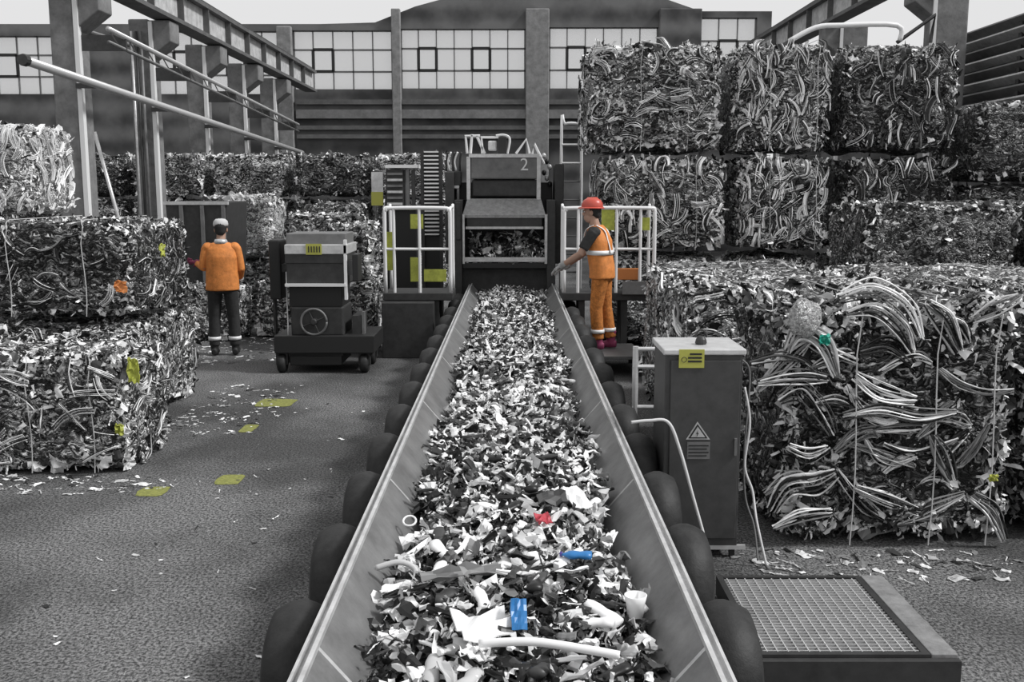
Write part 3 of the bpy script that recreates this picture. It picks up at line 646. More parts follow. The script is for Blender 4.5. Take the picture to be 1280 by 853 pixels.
# loose debris on the floor
def debris(name, xr, yr, n, size, label, cat='scrap'):
    P = np.stack([RNG.uniform(*xr, n), RNG.uniform(*yr, n), np.full(n, .012)], 1); Nn = np.tile([0, 0, 1.0], (n, 1))
    v, f, m_ = place(None, P, Nn, size, (4, 5, .5, .5), .12, [1, 1, 2, 3, 3, 1]); v[:, 2] = np.abs(v[:, 2])*.5
    o = bpy.data.objects.new(name, raw_mesh(name, v, f, m_, CH)); COL.objects.link(o); return tag(o, label, cat, kind='stuff')
debris('floor_litter', (-4.6, -2.4), (6.9, 7.4), 160, .05, 'fine pale litter on the floor along the low wired bale')
debris('floor_litter', (-3.2, -2.3), (8.6, 11), 180, .045, 'fine litter scattered at the foot of the two-high pile')
debris('floor_litter', (1.3, 3.4), (5.3, 5.8), 150, .06, 'torn litter scattered in front of the big wired film bale')
debris('floor_litter', (-2.4, -.95), (4.0, 10), 90, .03, 'sparse litter specks on the aisle beside the conveyor')
debris('floor_litter', (-4.5, -2.6), (12.3, 16.5), 350, .07, 'litter spread around the aisle worker and the small bales')
for k, (px, py, sx, sy, lb) in enumerate([(345, 504, .40, .2, 'largest worn yellow patch on the aisle floor, nearest the wheeled machine'), (311, 536, .13, .16, 'smallest worn yellow patch on the aisle floor'), (288, 600, .2, .13, 'worn yellow patch on the aisle floor, closest to the conveyor rollers'), (191, 615, .21, .12, 'worn yellow patch on the aisle floor near the low wired bale')]):
    v = (426.5-py)/F; dz = -math.sin(TH)+v*math.cos(TH); dy = math.cos(TH)+v*math.sin(TH); p = at(px, py, CAMZ*dy/-dz)
    m = MB(); n = 14; m.prism([(p.x+sx/2*math.copysign(abs(math.cos(a))**.4, math.cos(a))*random.uniform(.88, 1.05), p.y+sy*math.copysign(abs(math.sin(a))**.4, math.sin(a))*random.uniform(.88, 1.05)) for a in [2*PI*q/n for q in range(n)]], .001, .004, axis='Z')
    tag(m.build('floor_marking', mat('worn_yellow_floor_paint', (.21, .22, .06), .8, 0, .45, 45)), lb, 'floor marking')
# ------------------------------------------------------------------ electrical cabinet
cb = empty('electrical_cabinet', (1.08, 5.9, 0)); tag(cb, 'dark grey electrical cabinet with warning triangle beside the conveyor', 'cabinet')
cm = mat('cabinet_paint', .06, .5, .1, .2, 12)
m = MB(); m.b2((.87, 5.68, .07), (1.31, 6.12, 1.2)); m.build('body', cm, cb, bevel=.006)
m = MB(); m.b2((.855, 5.66, 1.2), (1.325, 6.14, 1.235)); m.build('lid', pale, cb, bevel=.008)
m = MB(); m.b2((.90, 5.665, .12), (1.295, 5.68, 1.17)); dd = m.build('door', cm, cb, bevel=.004)
m = MB(); m.b2((1.27, 5.65, .62), (1.285, 5.665, .72)); m.build('handle', grey, dd)
for x in (.89, 1.27):
    m = MB(); m.b2((x, 5.69, 0), (x+.03, 5.72, .07)); m.b2((x, 6.07, 0), (x+.03, 6.1, .07)); m.build('foot', black, cb)
m = MB(); m.b2((.87, 5.68, .05), (1.36, 5.70, .075)); m.build('base_rail', pale, cb)
# labels on the door
yl = MB(); p0, p1 = at(849, 437, 5.662), at(880, 460, 5.662); yl.b2((p0.x, 5.658, p1.z), (p1.x, 5.664, p0.z)); y_ = yl.build('yellow_label', yel_lab, cb)
t = MB(); W_ = p1.x-p0.x; H_ = p0.z-p1.z
for k in range(3): t.b2((p0.x+W_*(.42 if k == 0 else .35), 5.656, p0.z-H_*(.3+.2*k)), (p1.x-W_*.1, 5.6575, p0.z-H_*(.2+.2*k)))
t.tube([(p0.x+W_*(.2+.1*math.cos(a)), 5.657, p1.z+H_*(.45+.14*math.sin(a))) for a in np.linspace(0, 2*PI, 14)], .0016, 4)
t.build('label_print', ink, y_)
wp = MB(); p0, p1 = at(850+36, 441, 5.66), at(864, 448, 5.66)
a_, b_, c_ = at(872, 529, 5.662), at(859, 549, 5.662), at(886, 549, 5.662)
def tri(mb, A_, B_, C_, y, s_, mi=0):
    c0 = (A_+B_+C_)/3; q = [c0+(v-c0)*s_ for v in (A_, B_, C_)]; mb.prism([(v.x, v.z) for v in q], y, y-.0015, mi)
m = MB(); tri(m, a_, b_, c_, 5.664, 1.12); sg_ = m.build('warning_triangle', rim, cb)
m = MB(); tri(m, a_, b_, c_, 5.6622, .9); m.build('triangle_border', ink, sg_)
m = MB(); tri(m, a_, b_, c_, 5.6605, .66); m.build('triangle_field', rim, sg_)
m = MB(); cx, cz = (a_.x, (a_.z*1+b_.z*2)/3); s_ = .013
m.prism([(cx+.2*s_, cz+1.6*s_), (cx-.6*s_, cz-.1*s_), (cx-.05*s_, cz-.05*s_), (cx-.3*s_, cz-1.5*s_), (cx+.6*s_, cz+.4*s_), (cx+.05*s_, cz+.35*s_)], 5.6588, 5.6576); m.build('lightning_bolt', ink, sg_)
m = MB(); q0_, q1_ = at(859, 553, 5.662), at(887, 574, 5.662); m.b2((q0_.x, 5.66, q1_.z), (q1_.x, 5.664, q0_.z)); pl = m.build('warning_plate', grey, cb)
m = MB()
for k in range(4): z = q0_.z-(q0_.z-q1_.z)*(.2+.2*k); m.b2((q0_.x+.008, 5.6585, z-.004), (q1_.x-.008-.01*(k % 2), 5.66, z+.003))
m.build('label_print', ink, pl)
m = MB(); lp = Vector((1.1, 5.85, 1.235)); m.lathe([(.03, 0), (.035, .01), (.03, .03), (.02, .045)], lp, 'Z', 14); m.tube([lp+Vector((.032*math.cos(a), 0, .04+.045*math.sin(a))) for a in np.linspace(0, PI, 12)], .006, 6)
m.build('lifting_lug', dark, cb)
def cabl(name, pts, r, m_, label):
    m = MB(); m.tube(smooth_path(pts, 8), r, 8); return tag(m.build(name, m_, smooth=True), label, 'cable')
cabl('bent_conduit', [(.66, 5.5, .85), (.76, 5.5, .86), (.865, 5.5, .85), (.93, 5.48, .7), (1.0, 5.44, .45), (1.07, 5.4, .2), (1.11, 5.36, .02)], .009, cable, 'pale hose bending down in front of the grey cabinet')
cabl('power_cable', [(1.34, 5.75, 1.0), (1.37, 5.72, .8), (1.345, 5.7, .55), (1.39, 5.68, .4), (1.4, 5.6, .25), (1.44, 5.5, .02)], .007, cable, 'thin cable hanging down the far side of the grey cabinet')
cabl('power_cable', [(1.335, 5.8, 1.15), (1.38, 5.8, 1.05), (1.35, 5.75, .6), (1.36, 5.72, .35), (1.4, 5.66, .2), (1.41, 5.58, .02)], .006, grey, 'second darker cable close against the grey cabinet')
# light pipe stand between conveyor and cabinet
st = empty('pipe_stand', (.98, 7.4, 0)); tag(st, 'low stand of pale pipes between conveyor and cabinet', 'stand')
for (a, b) in [((.9, 7.3, 0), (.9, 7.3, 1.0)), ((1.12, 7.3, 0), (1.12, 7.3, 1.0))]:
    m = MB(); m.tube([a, b], .022, 8); m.build('post', pale, st)
for z in (.55, .85, .98):
    m = MB(); m.tube([(.88, 7.3, z), (1.14, 7.3, z)], .016, 8); m.build('crossbar', pale, st)
# ------------------------------------------------------------------ grating deck
gr = empty('grating_deck', (1.5, 4.7, 0)); tag(gr, 'square steel mesh grating on a low dark frame beside the conveyor', 'grating')
gx0, gx1, gy0, gy1, gz = 1.1, 1.79, 4.2, 5.06, .12
m = MB()
for k in range(15): x = gx0+.02+(gx1-gx0-.04)*k/14; m.b2((x-.0025, gy0, gz-.025), (x+.0025, gy1, gz))
for k in range(27): y = gy0+.02+(gy1-gy0-.04)*k/26; m.b2((gx0, y-.0022, gz-.012), (gx1, y+.0022, gz))
m.build('grille', pale, gr)
m = MB(); m.b2((gx0-.03, gy0-.03, .02), (gx1+.03, gy0, gz+.004)); m.b2((gx0-.03, gy1, .02), (gx1+.03, gy1+.03, gz+.004)); m.b2((gx0-.03, gy0, .02), (gx0, gy1, gz+.004)); m.b2((gx1, gy0, .02), (gx1+.03, gy1, gz+.004)); m.build('frame', dark, gr)
m = MB(); m.b2((gx0, gy0, .003), (gx1, gy1, .01)); m.build('pit_tray', black, gr)
m = MB(); m.b2((gx1+.035, gy0-.03, 0), (gx1+.15, gy1+.03, .125)); m.build('side_plank', mat('weathered_plank', .2, .8, 0, .35, 12, .3), gr, bevel=.004)
m = MB(); m.b2((gx0-.03, gy0-.07, 0), (gx1+.15, gy0-.035, .11)); m.build('front_fascia', dark, gr)
# ------------------------------------------------------------------ wheeled skip machine on the left
wm = empty('wheeled_skip', (-2.35, 12.0, 0)); tag(wm, 'dark wheeled hopper machine with yellow label standing on the aisle', 'machine')
yf = 11.75
def rect(mb, pxa, pya, pxb, pyb, y0, y1, mi=0):
    a, b = at(pxa, pya, y0), at(pxb, pyb, y0); mb.b2((a.x, y0, b.z), (b.x, y1, a.z), mi); return mb
rect(MB(), 357, 328, 432, 357, yf, yf+.7).build('hopper', dark, wm, bevel=.015)
rect(MB(), 355, 306, 434, 318, yf-.02, yf+.7).build('label_rail', rim, wm, bevel=.008)
rect(MB(), 356, 318, 433, 329, yf-.01, yf+.7).build('hopper_lip', dark, wm)
rect(MB(), 357, 292, 432, 306, yf+.1, yf+.72).build('hopper_rim', grey, wm, bevel=.01)
rect(MB(), 356, 355, 432, 358.5, yf-.04, yf).build('front_bar', rail, wm)
rect(MB(), 361, 358, 428, 384, yf+.05, yf+.65).build('chute', black, wm, bevel=.01)
rect(MB(), 363, 384, 430, 420, yf+.02, yf+.65).build('drive_housing', dark, wm, bevel=.02)
yb = rect(MB(), 382, 305, 402, 318.5, yf-.028, yf-.02).build('yellow_label', yel_lab, wm)
t = MB()
for k in range(5):
    a = at(385+k*3.4, 308, yf-.03); t.b2((a.x, yf-.032, a.z-.07), (a.x+.012, yf-.028, a.z))
t.build('label_print', ink, yb)
a = at(393, 402, yf); m = MB()
m.tube([(a.x+.15*math.cos(t), yf-.04, a.z+.15*math.sin(t)) for t in np.linspace(0, 2*PI, 28)], .014, 8); m.build('handwheel_rim', grey, wm, smooth=True)
m = MB()
for k in range(4): t = k*PI/2+.4; m.tube([(a.x, yf-.05, a.z), (a.x+.15*math.cos(t), yf-.04, a.z+.15*math.sin(t))], .008, 6)
m.lathe([(.03, -.07), (.04, -.05), (.04, .05)], (a.x, yf, a.z), 'Y', 12); m.build('handwheel_spokes', dark, wm)
rect(MB(), 429, 300, 434, 375, yf-.02, yf+.05).build('side_post', rail, wm)
rect(MB(), 357, 340, 360, 420, yf-.02, yf+.03).build('side_post', rim, wm)
rect(MB(), 440, 318, 448, 352, yf, yf+.3).build('side_tank', black, wm, bevel=.01)
rect(MB(), 434, 326, 441, 344, yf+.1, yf+.2).build('tank_bracket', grey, wm)
rect(MB(), 335, 300, 352, 375, yf+.25, yf+.6).build('control_box', black, wm, bevel=.02)
rect(MB(), 350, 330, 358, 340, yf+.3, yf+.5).build('box_bracket', dark, wm)
rect(MB(), 341, 372, 346, 440, yf+.35, yf+.45).build('side_post', dark, wm)
rect(MB(), 342, 420, 468, 442, yf-.05, yf+.8).build('chassis', black, wm, bevel=.01)
rect(MB(), 440, 395, 452, 425, yf+.1, yf+.6).build('side_post', dark, wm)
rect(MB(), 452, 390, 456, 425, yf+.1, yf+.2).build('side_post', grey, wm)
for px in (352, 455):
    for dy in (.05, .65):
        c = at(px, 452, yf); r_ = .115; m = MB(); m.lathe([(.03, -.05), (r_-.02, -.05), (r_, -.03), (r_, .03), (r_-.02, .05), (.03, .05)], (c.x, yf+dy, r_), 'X', 20)
        m.build('wheel', rubber, wm, smooth=True)
        m = MB(); m.b2((c.x-.07, yf+dy-.03, r_-.02), (c.x+.07, yf+dy+.03, .3)); m.build('fork', dark, wm)
m = MB(); m.b2((-2.6, yf, .1), (-2.0, yf+.7, .2)); m.b2((-2.62, yf+.02, .2), (-1.98, yf+.08, .3)); m.build('axle_beam', black, wm)
# ------------------------------------------------------------------ railed platforms
def platform(px0, px1, y0, y1, label, legs, mids, box_to=None):
    a, b = at(px0, 370, y0), at(px1, 370, y0); x0, x1 = a.x, b.x; zd = .82; zt = 1.9
    r = empty('railed_platform', ((x0+x1)/2, (y0+y1)/2, 0)); tag(r, label, 'platform')
    m = MB(); m.b2((x0, y0, zd-.1), (x1, y1, zd)); m.build('deck', dark, r, bevel=.01)
    R_ = .025
    m = MB(); m.tube(smooth_path([(x0+.03, y0+.04, zd), (x0+.03, y0+.04, zt-.12), (x0+.05, y0+.04, zt-.03), (x0+.13, y0+.04, zt), (x1-.13, y0+.04, zt), (x1-.05, y0+.04, zt-.03), (x1-.03, y0+.04, zt-.12), (x1-.03, y0+.04, zd)], 4), R_, 8); m.build('hoop_rail', rail, r, smooth=True)
    m = MB(); m.tube([(x0+.03, y0+.04, (zd+zt)/2+.02), (x1-.03, y0+.04, (zd+zt)/2+.02)], .018, 8); m.build('mid_rail', rail, r)
    for px in mids:
        x = at(px, 300, y0).x; m = MB(); m.tube([(x, y0+.04, zd-.08), (x, y0+.04, zt)], .02, 8); m.build('post', rail, r)
    for x in (x0+.03, x1-.03):
        m = MB(); m.tube(smooth_path([(x, y1-.04, zd), (x, y1-.04, zt-.05), (x, y1-.1, zt), (x, y0+.1, zt), (x, y0+.04, zt-.05)], 4), .02, 8); m.build('return_rail', rail, r, smooth=True)
    for x in legs:
        for ya in (y0+.05, y1-.13): m = MB(); m.b2((x-.04, ya, 0), (x+.04, ya+.08, zd-.1)); m.build('leg', dark, r)
    return r, x0, x1
pr, x0, x1 = platform(479, 566, 13.0, 13.7, 'railed platform with yellow panels at the aisle side of the conveyor', (-.98,), (492, 524))
m = MB(); m.b2((x0, 12.8, 0), (x0+.66, 13.65, .715)); m.build('plinth_box', dark, pr, bevel=.01)
for (a, b, c, d) in [(482, 290, 494, 338), (513, 268, 529, 286), (513, 322, 526, 352), (530, 337, 558, 352)]:
    p, q = at(a, b, 13.12), at(c, d, 13.12); m = MB(); m.b2((p.x, 13.1, q.z), (q.x, 13.13, p.z)); m.build('yellow_panel', yellow, pr)
p2, x0, x1 = platform(702, 820, 13.0, 13.62, 'railed platform behind the worker with the red helmet', (.9, 1.45), (723, 771, 801))
p, q = at(738, 262, 13.12), at(756, 286, 13.12)
for (a, b, c, d) in [(752, 262, 768, 288), (801, 272, 812, 288)]:
    p, q = at(a, b, 13.12), at(c, d, 13.12); m = MB(); m.b2((p.x, 13.1, q.z), (q.x, 13.13, p.z)); m.build('yellow_panel', yellow, p2)
p, q = at(772, 336, 13.1), at(800, 350, 13.1); m = MB(); m.b2((p.x, 13.08, q.z), (q.x, 13.2, p.z)); m.build('orange_box', orangep, p2, bevel=.01)
p, q = at(778, 352, 12.98), at(815, 368, 12.98); m = MB(); m.b2((p.x, 12.96, q.z), (q.x, 13.0, p.z)); m.build('kick_plate', grey, p2)
sp = empty('work_step', (1.15, 12.0, 0)); tag(sp, 'low dark step under the worker with the red helmet', 'step')
m = MB(); m.b2((.9, 11.5, .2), (1.5, 12.5, .24)); m.build('tread', grey, sp, bevel=.005)
for x in (.93, 1.47):
    for y in (11.55, 12.45): m = MB(); m.b2((x-.025, y-.025, 0), (x+.025, y+.025, .2)); m.build('leg', dark, sp)
# ------------------------------------------------------------------ processing machine at the end of the conveyor
pm = empty('sorting_machine', (0, 15.6, 0)); tag(pm, 'dark sorting machine with hood and chute where the conveyor ends', 'machine')
ym = 15.05
def R2(name, a, b, c, d, y0, y1, m_, bev=.01, par=None): return rect(MB(), a, b, c, d, y0, y1).build(name, m_, par or pm, bevel=bev)
hd = R2('hood', 588, 196, 672, 224, ym+.35, ym+1.5, grey, .02)
R2('hood_edge', 586, 192.5, 674, 197, ym+.33, ym+1.5, rim, 0)
R2('hood_lower', 590, 225, 672, 246, ym+.4, ym+1.5, dark, .02)
R2('hood_frame', 583, 196, 588, 250, ym+.33, ym+.5, rim, .005); R2('hood_frame', 671, 196, 676, 250, ym+.33, ym+.5, rim, .005)
m = MB(); a, b = at(578, 252, ym), at(682, 269, ym); m.add([(a.x+.06, ym+.35, a.z+.04), (b.x-.06, ym+.35, a.z+.04), (b.x, ym, b.z), (a.x, ym, b.z), (a.x+.06, ym+.35, a.z), (b.x-.06, ym+.35, a.z), (b.x, ym, b.z-.04), (a.x, ym, b.z-.04)], [(0, 1, 2, 3), (7, 6, 5, 4), (0, 4, 5, 1), (1, 5, 6, 2), (2, 6, 7, 3), (3, 7, 4, 0)]); m.build('feed_plate', mat('feed_plate_steel', .3, .5, .3, .3, 14), pm)
R2('feed_panel', 583, 270, 678, 284, ym+.02, ym+.1, dark); R2('feed_edge', 582, 283.5, 679, 286.5, ym, ym+.05, rim, 0)
R2('throat', 578, 287, 684, 322, ym+.75, ym+.8, black, 0)
R2('cheek', 568, 250, 578, 372, ym-.1, ym+1.3, dark); R2('cheek', 684, 250, 694, 372, ym-.1, ym+1.3, dark)
R2('cheek_strip', 578, 268, 581, 330, ym-.12, ym-.1, rim, 0); R2('cheek_strip', 681, 268, 684, 330, ym-.12, ym-.1, rim, 0)
R2('cross_bar', 578, 322, 684, 328, ym-.08, ym, rim); R2('lower_flap', 578, 329, 684, 336, ym-.06, ym-.02, black)
R2('base_frame', 570, 336, 692, 445, ym+.15, ym+1.4, dark)
R2('rear_tower', 694, 205, 704, 330, ym+.3, ym+1.2, dark); R2('rear_tower', 556, 215, 568, 330, ym+.3, ym+1.2, dark)
R2('mid_body', 574, 228, 690, 300, ym+.8, ym+1.6, black)
# number on hood
fc = bpy.data.curves.new('n', 'FONT'); fc.body = '2'; fc.size = .26; fc.extrude = .004
fo = bpy.data.objects.new('n', fc); COL.objects.link(fo); bpy.context.view_layer.update()
me = bpy.data.meshes.new_from_object(fo.evaluated_get(bpy.context.evaluated_depsgraph_get())); bpy.data.objects.remove(fo)
me.materials.clear(); me.materials.append(rail); no = bpy.data.objects.new('painted_number', me); COL.objects.link(no); p = at(650, 213, ym+.34)
no.parent = hd; no.rotation_euler = (PI/2, 0, 0); no.location = Vector((p.x, ym+.343, p.z))-ORG[hd.name]
# superstructure on the hood
for pts in [[(584, 192), (582, 170), (600, 170)], [(596, 170), (606, 192)], [(603, 192), (602, 172), (624, 172), (626, 192)], [(588, 192), (590, 168)], [(645, 192), (658, 174), (662, 192)], [(665, 195), (668, 180), (680, 205)]]:
    m = MB(); m.tube([at(x, y, ym+.8) for x, y in pts], .022, 6); m.build('top_frame', rail, pm)
R2('exhaust', 623, 171, 633, 193, ym+.7, ym+.9, black); m = MB(); m.tube(smooth_path([at(634, 192, ym+.8), at(637, 174, ym+.8), at(630, 169, ym+.8), at(620, 170, ym+.8)], 5), .02, 6); m.build('top_frame', rail, pm)
R2('motor', 610, 176, 621, 188, ym+.75, ym+.95, rim, .02)
for k in range(5):
    c0 = at(558+k*4.2, 190, ym+.7); c1 = at(558+k*4.2, 214, ym+.7); m = MB(); m.tube(smooth_path([c0+Vector((.02, 0, 0)), c0.lerp(c1, .5)-Vector((.03*(k % 2), 0, 0)), c1], 4), .016, 6); m.build('hydraulic_hose', pale if k % 2 else black, pm, smooth=True)
R2('valve_block', 558, 214, 576, 232, ym+.5, ym+.9, dark); R2('valve_block', 560, 232, 574, 236, ym+.45, ym+.5, rim)
for k in range(6):
    m = MB(); c = at(680+3.5*(k % 3), 195+7*k, ym+.7); m.ell(c, (.035, .05, .045), 10, 6); m.build('fitting', [rim, black][k % 2], pm, smooth=True)
R2('junction_box', 570, 253, 576, 300, ym-.14, ym-.1, dark)
# ladder beside the machine
ld = empty('access_ladder', (at(714, 200, 15.9).x, 15.9, 0)); tag(ld, 'pale hooped access ladder between machine and tall bale stack', 'ladder')
a, b = at(702, 155, 15.9), at(727, 155, 15.9)
m = MB(); m.tube(smooth_path([(a.x, 15.9, 0), (a.x, 15.9, a.z-.1), (a.x+.05, 15.9, a.z), (b.x-.05, 15.9, a.z), (b.x, 15.9, a.z-.1), (b.x, 15.9, 0)], 4), .022, 8); m.build('stringer_hoop', rail, ld, smooth=True)
z = .3
while z < a.z-.25:
    m = MB(); m.tube([(a.x, 15.9, z), (b.x, 15.9, z)], .014 if z < a.z-.6 else .02, 6); m.build('rung', pale if z > 2.3 else grey, ld); z += .28
# cleated elevator left of the machine
el = empty('cleated_elevator', (at(538, 230, 16.2).x, 16.6, 0)); tag(el, 'upright cleated elevator with pale rungs beside the sorting machine', 'conveyor')
a, b = at(526, 187, 16.2), at(550, 260, 16.2)
for x in (a.x, b.x):
    m = MB(); m.box((x, 16.45, a.z/2), (.05, .12, a.z), (-.0, 0, 0)); m.build('side_rail', dark, el)
m = MB(); m.b2((a.x+.02, 16.46, .1), (b.x-.02, 16.5, a.z-.02)); m.build('belt', black, el)
for k in range(22):
    z = a.z-.03-k*.062; m = MB(); m.b2((a.x+.03, 16.38, z-.012), (b.x-.03, 16.46, z+.012)); m.build('cleat', rail, el)
# side unit with louvres
su = empty('drive_unit', (at(500, 240, 16.4).x, 16.8, 0)); tag(su, 'dark louvred drive unit on a frame left of the elevator', 'machine')
rect(MB(), 482, 212, 505, 262, 16.4, 17.2).build('housing', dark, su, bevel=.01)
for k in range(6): rect(MB(), 484, 216+k*7.5, 503, 219+k*7.5, 16.36, 16.4).build('louvre', rim if k % 2 else grey, su)
rect(MB(), 482, 206, 522, 210, 16.35, 17.2).build('top_rail', rail, su)
rect(MB(), 507, 212, 512, 262, 16.4, 16.5).build('post', grey, su); rect(MB(), 514, 212, 519, 262, 16.4, 16.5).build('post', dark, su)
rect(MB(), 482, 262, 522, 440, 16.5, 17.2).build('base', black, su)
yb2 = empty('wall_sign', tuple(at(471, 238, 16.45))); tag(yb2, 'pale sign with yellow lower half beside the drive unit', 'sign')
rect(MB(), 464, 215, 479, 240, 16.45, 16.48).build('sign_plate', rim, yb2); rect(MB(), 464, 240, 479, 257, 16.45, 16.48).build('yellow_plate', yel_lab, yb2)
rect(MB(), 470, 257, 473, 440, 16.45, 16.5).build('sign_post', grey, yb2)
# scrap waiting in the machine throat
n = 500; P = np.stack([RNG.uniform(-.62, .55, n), RNG.uniform(ym-.02, ym+.6, n), RNG.uniform(1.0, 1.5, n)], 1); P[:, 2] = np.minimum(P[:, 2], 1.05+.9*(P[:, 1]-ym)+.1*RNG.uniform(0, 1, n))
v, f, mm = place(None, P, np.tile([0, -.7, .7], (n, 1)), .09, (4, 5, 2, 1), .6, [4, 3, 2, 2, 3, 1])
o = bpy.data.objects.new('piled_scrap', raw_mesh('piled_scrap', v, f, mm, CH)); COL.objects.link(o); tag(o, 'scrap piled up inside the throat of the sorting machine', 'scrap', kind='stuff')
# dark skip by the left columns
sk = empty('waste_skip', (-5.9, 16.2, 0)); tag(sk, 'dark open steel skip standing at the foot of the second left column', 'skip')
a, b = at(206, 252, 15.6), at(284, 262, 15.6)
m = MB(); m.prism([(a.x, a.z), (a.x+.1, .12), (b.x-.1, .12), (b.x, b.z+.12)], 15.6, 16.8); m.build('body', dark, sk, bevel=.02)
m = MB(); m.b2((a.x-.02, 15.57, a.z-.05), (b.x+.02, 15.63, a.z)); m.build('rim', rim, sk)
for k in range(3): x = a.x+.25+k*.32; m = MB(); m.b2((x-.025, 15.55, .2), (x+.025, 15.6, a.z-.06)); m.build('rib', grey, sk)
m = MB(); m.b2((a.x+.12, 15.65, 0), (a.x+.25, 16.75, .12)); m.b2((b.x-.25, 15.65, 0), (b.x-.12, 16.75, .12)); m.build('skid', black, sk)
pf = empty('bent_railing', (4.4, 14.3, 4.1)); tag(pf, 'pale bent pipe railing lying on top of the tall bale stack', 'railing')
m = MB(); m.tube(smooth_path([(3.75, 14.2, 4.12), (4.1, 14.2, 4.3), (4.45, 14.2, 4.33), (5.2, 14.2, 4.33), (5.25, 14.2, 4.13)], 4), .035, 8); m.build('pipe', rail, pf, smooth=True)
m = MB(); m.tube([(5.25, 14.3, 4.12), (5.75, 14.3, 4.48), (5.7, 14.3, 4.12)], .03, 6); m.build('brace', dark, pf)
# ------------------------------------------------------------------ people
def hand(mb, wrist, dirv, palm_n, side, curl=.5, s=1.0):
    d = Vector(dirv).normalized(); n = Vector(palm_n).normalized(); n = (n-d*n.dot(d)).normalized(); t = d.cross(n)*side
    w_ = Vector(wrist); mb.tube([w_, w_+d*.04*s, w_+d*.09*s], [(.03, .02), (.042, .02), (.04, .016)], 10)
    for k, L_ in enumerate((.068, .078, .072, .056)):
        p = w_+d*.085*s+t*(.03-.02*k)*s; a = curl*.5; pts = [p-d*.02]; dd_ = d.copy()
        for q in range(3):
            dd_ = (dd_*math.cos(a)+n*math.sin(a)).normalized(); p = p+dd_*L_*s*(.45, .32, .25)[q]; pts.append(p.copy())
        mb.tube(pts, [.0095, .0095, .0088, .0075], 7)
    p = w_+d*.025*s+t*.03*s; q1 = p+(d*.5+t*.8+n*.3).normalized()*.035; q2 = q1+(d*.85+t*.35+n*.3).normalized()*.03
    mb.tube([w_+d*.02, p, q1, q2], [.014, .012, .011, .008], 7)
def person(loc, rz, lean, armL, armR, legs, mats_, name_label, helmet):
    """local frame: facing +Y, +X is the person's right"""
    r = empty('person', loc, rz); tag(r, name_label, 'person')
    hip = Vector((0, 0, .93)); ch = Vector((0, lean*.5, 1.25)); nk = Vector((0, lean, 1.47)); hd_ = nk+Vector((0, .02+lean*.35, .15))
    sh = [Vector((-.185, lean*.9, 1.42)), Vector((.185, lean*.9, 1.42))]
    b = MB()
    b.tube([hip-Vector((0, 0, .06)), hip+Vector((0, 0, .08)), ch, nk-Vector((0, 0, .07)), nk-Vector((0, 0, .01))], [(.16, .11), (.145, .1), (.165, .12), (.15, .1), (.06, .06)], 16)
    b.tube([nk-Vector((0, 0, .04)), hd_], [.06, .055], 12)
    b.ell(hd_+Vector((0, 0, .035)), (.075, .095, .105)); b.ell(hd_+Vector((0, .03, -.055)), (.055, .065, .065))
    b.ell(hd_+Vector((0, .105, -.012)), (.013, .02, .022)); b.ell(hd_+Vector((0, .088, .03)), (.045, .02, .012))
    b.ell(hd_+Vector((0, .092, -.052)), (.025, .012, .008)); b.ell(hd_+Vector((0, .088, -.072)), (.024, .012, .008))
    for sx in (-1, 1): b.ell(hd_+Vector((.077*sx, -.005, 0)), (.011, .02, .032))
    arms = []
    for i, (el_, wr, hdv, pn) in enumerate((armL, armR)):
        el_, wr = Vector(el_), Vector(wr); s_ = sh[i]; arms.append((s_, el_, wr))
        b.tube([s_+Vector((.02*(1 if i == 0 else -1), 0, -.01)), s_.lerp(el_, .5), el_, el_.lerp(wr, .35), wr], [.058, .05, .041, .042, .028], 12)
        hand(b, wr, hdv, pn, 1 if i == 0 else -1)
    for i, (kn, an) in enumerate(legs):
        sx = -1 if i == 0 else 1; hp = Vector((.095*sx, 0, .9)); kn, an = Vector(kn), Vector(an)
        b.tube([hp, hp.lerp(kn, .5), kn, kn.lerp(an, .35), an], [.09, .075, .056, .058, .038], 12)
        b.tube([an+Vector((0, -.05, -.04)), an+Vector((0, .06, -.05)), an+Vector((.0, .16, -.06))], [.035, .035, .025], 10)
    b.build('body', mats_['skin'], r, local=True, remesh=.0065)
    for sx in (-1, 1):
        e = MB(); e.ell(hd_+Vector((.03*sx, .088, .014)), (.012, .008, .007), 10, 6); e.build('eye', white, r, local=True, smooth=True)
    h = MB(); h.ell(hd_+Vector((0, -.022, .045)), (.084, .09, .105)); h.ell(hd_+Vector((0, -.055, -.01)), (.068, .048, .06)); h.build('hair', hair, r, local=True, remesh=.008)
    # shirt
    t = MB(); t.tube([hip+Vector((0, 0, .0)), hip+Vector((0, 0, .12)), ch, nk-Vector((0, 0, .06)), nk-Vector((0, 0, .0))], [(.175, .125), (.165, .12), (.185, .135), (.17, .115), (.07, .07)], 18)
    for s_, e_, w_ in arms:
        t.ell(s_+Vector((-.02 if s_.x > 0 else .02, 0, -.02)), (.075, .08, .068))
        if mats_['long']: t.tube([s_-Vector((0, 0, .03)), s_.lerp(e_, .5), e_, w_.lerp(e_, .12)], [.066, .062, .055, .045], 12)
        else: t.tube([s_-Vector((0, 0, .02)), s_.lerp(e_, .5), s_.lerp(e_, .8)], [.07, .066, .062], 12)
    t.build('shirt', mats_['shirt'], r, local=True, remesh=.010)
    # trousers
    t = MB(); t.tube([Vector((0, 0, .82)), Vector((0, 0, .9)), Vector((0, 0, 1.0))], [(.165, .12), (.18, .13), (.17, .125)], 16)
    for i, (kn, an) in enumerate(legs):
        sx = -1 if i == 0 else 1; hp = Vector((.095*sx, 0, .9)); kn, an = Vector(kn), Vector(an)
        t.tube([hp, hp.lerp(kn, .5), kn, kn.lerp(an, .5), an+Vector((0, 0, .03))], [(.1, .11), .09, .078, .075, .068], 14)
    tr = t.build('trousers', mats_['trousers'], r, local=True, remesh=.010)
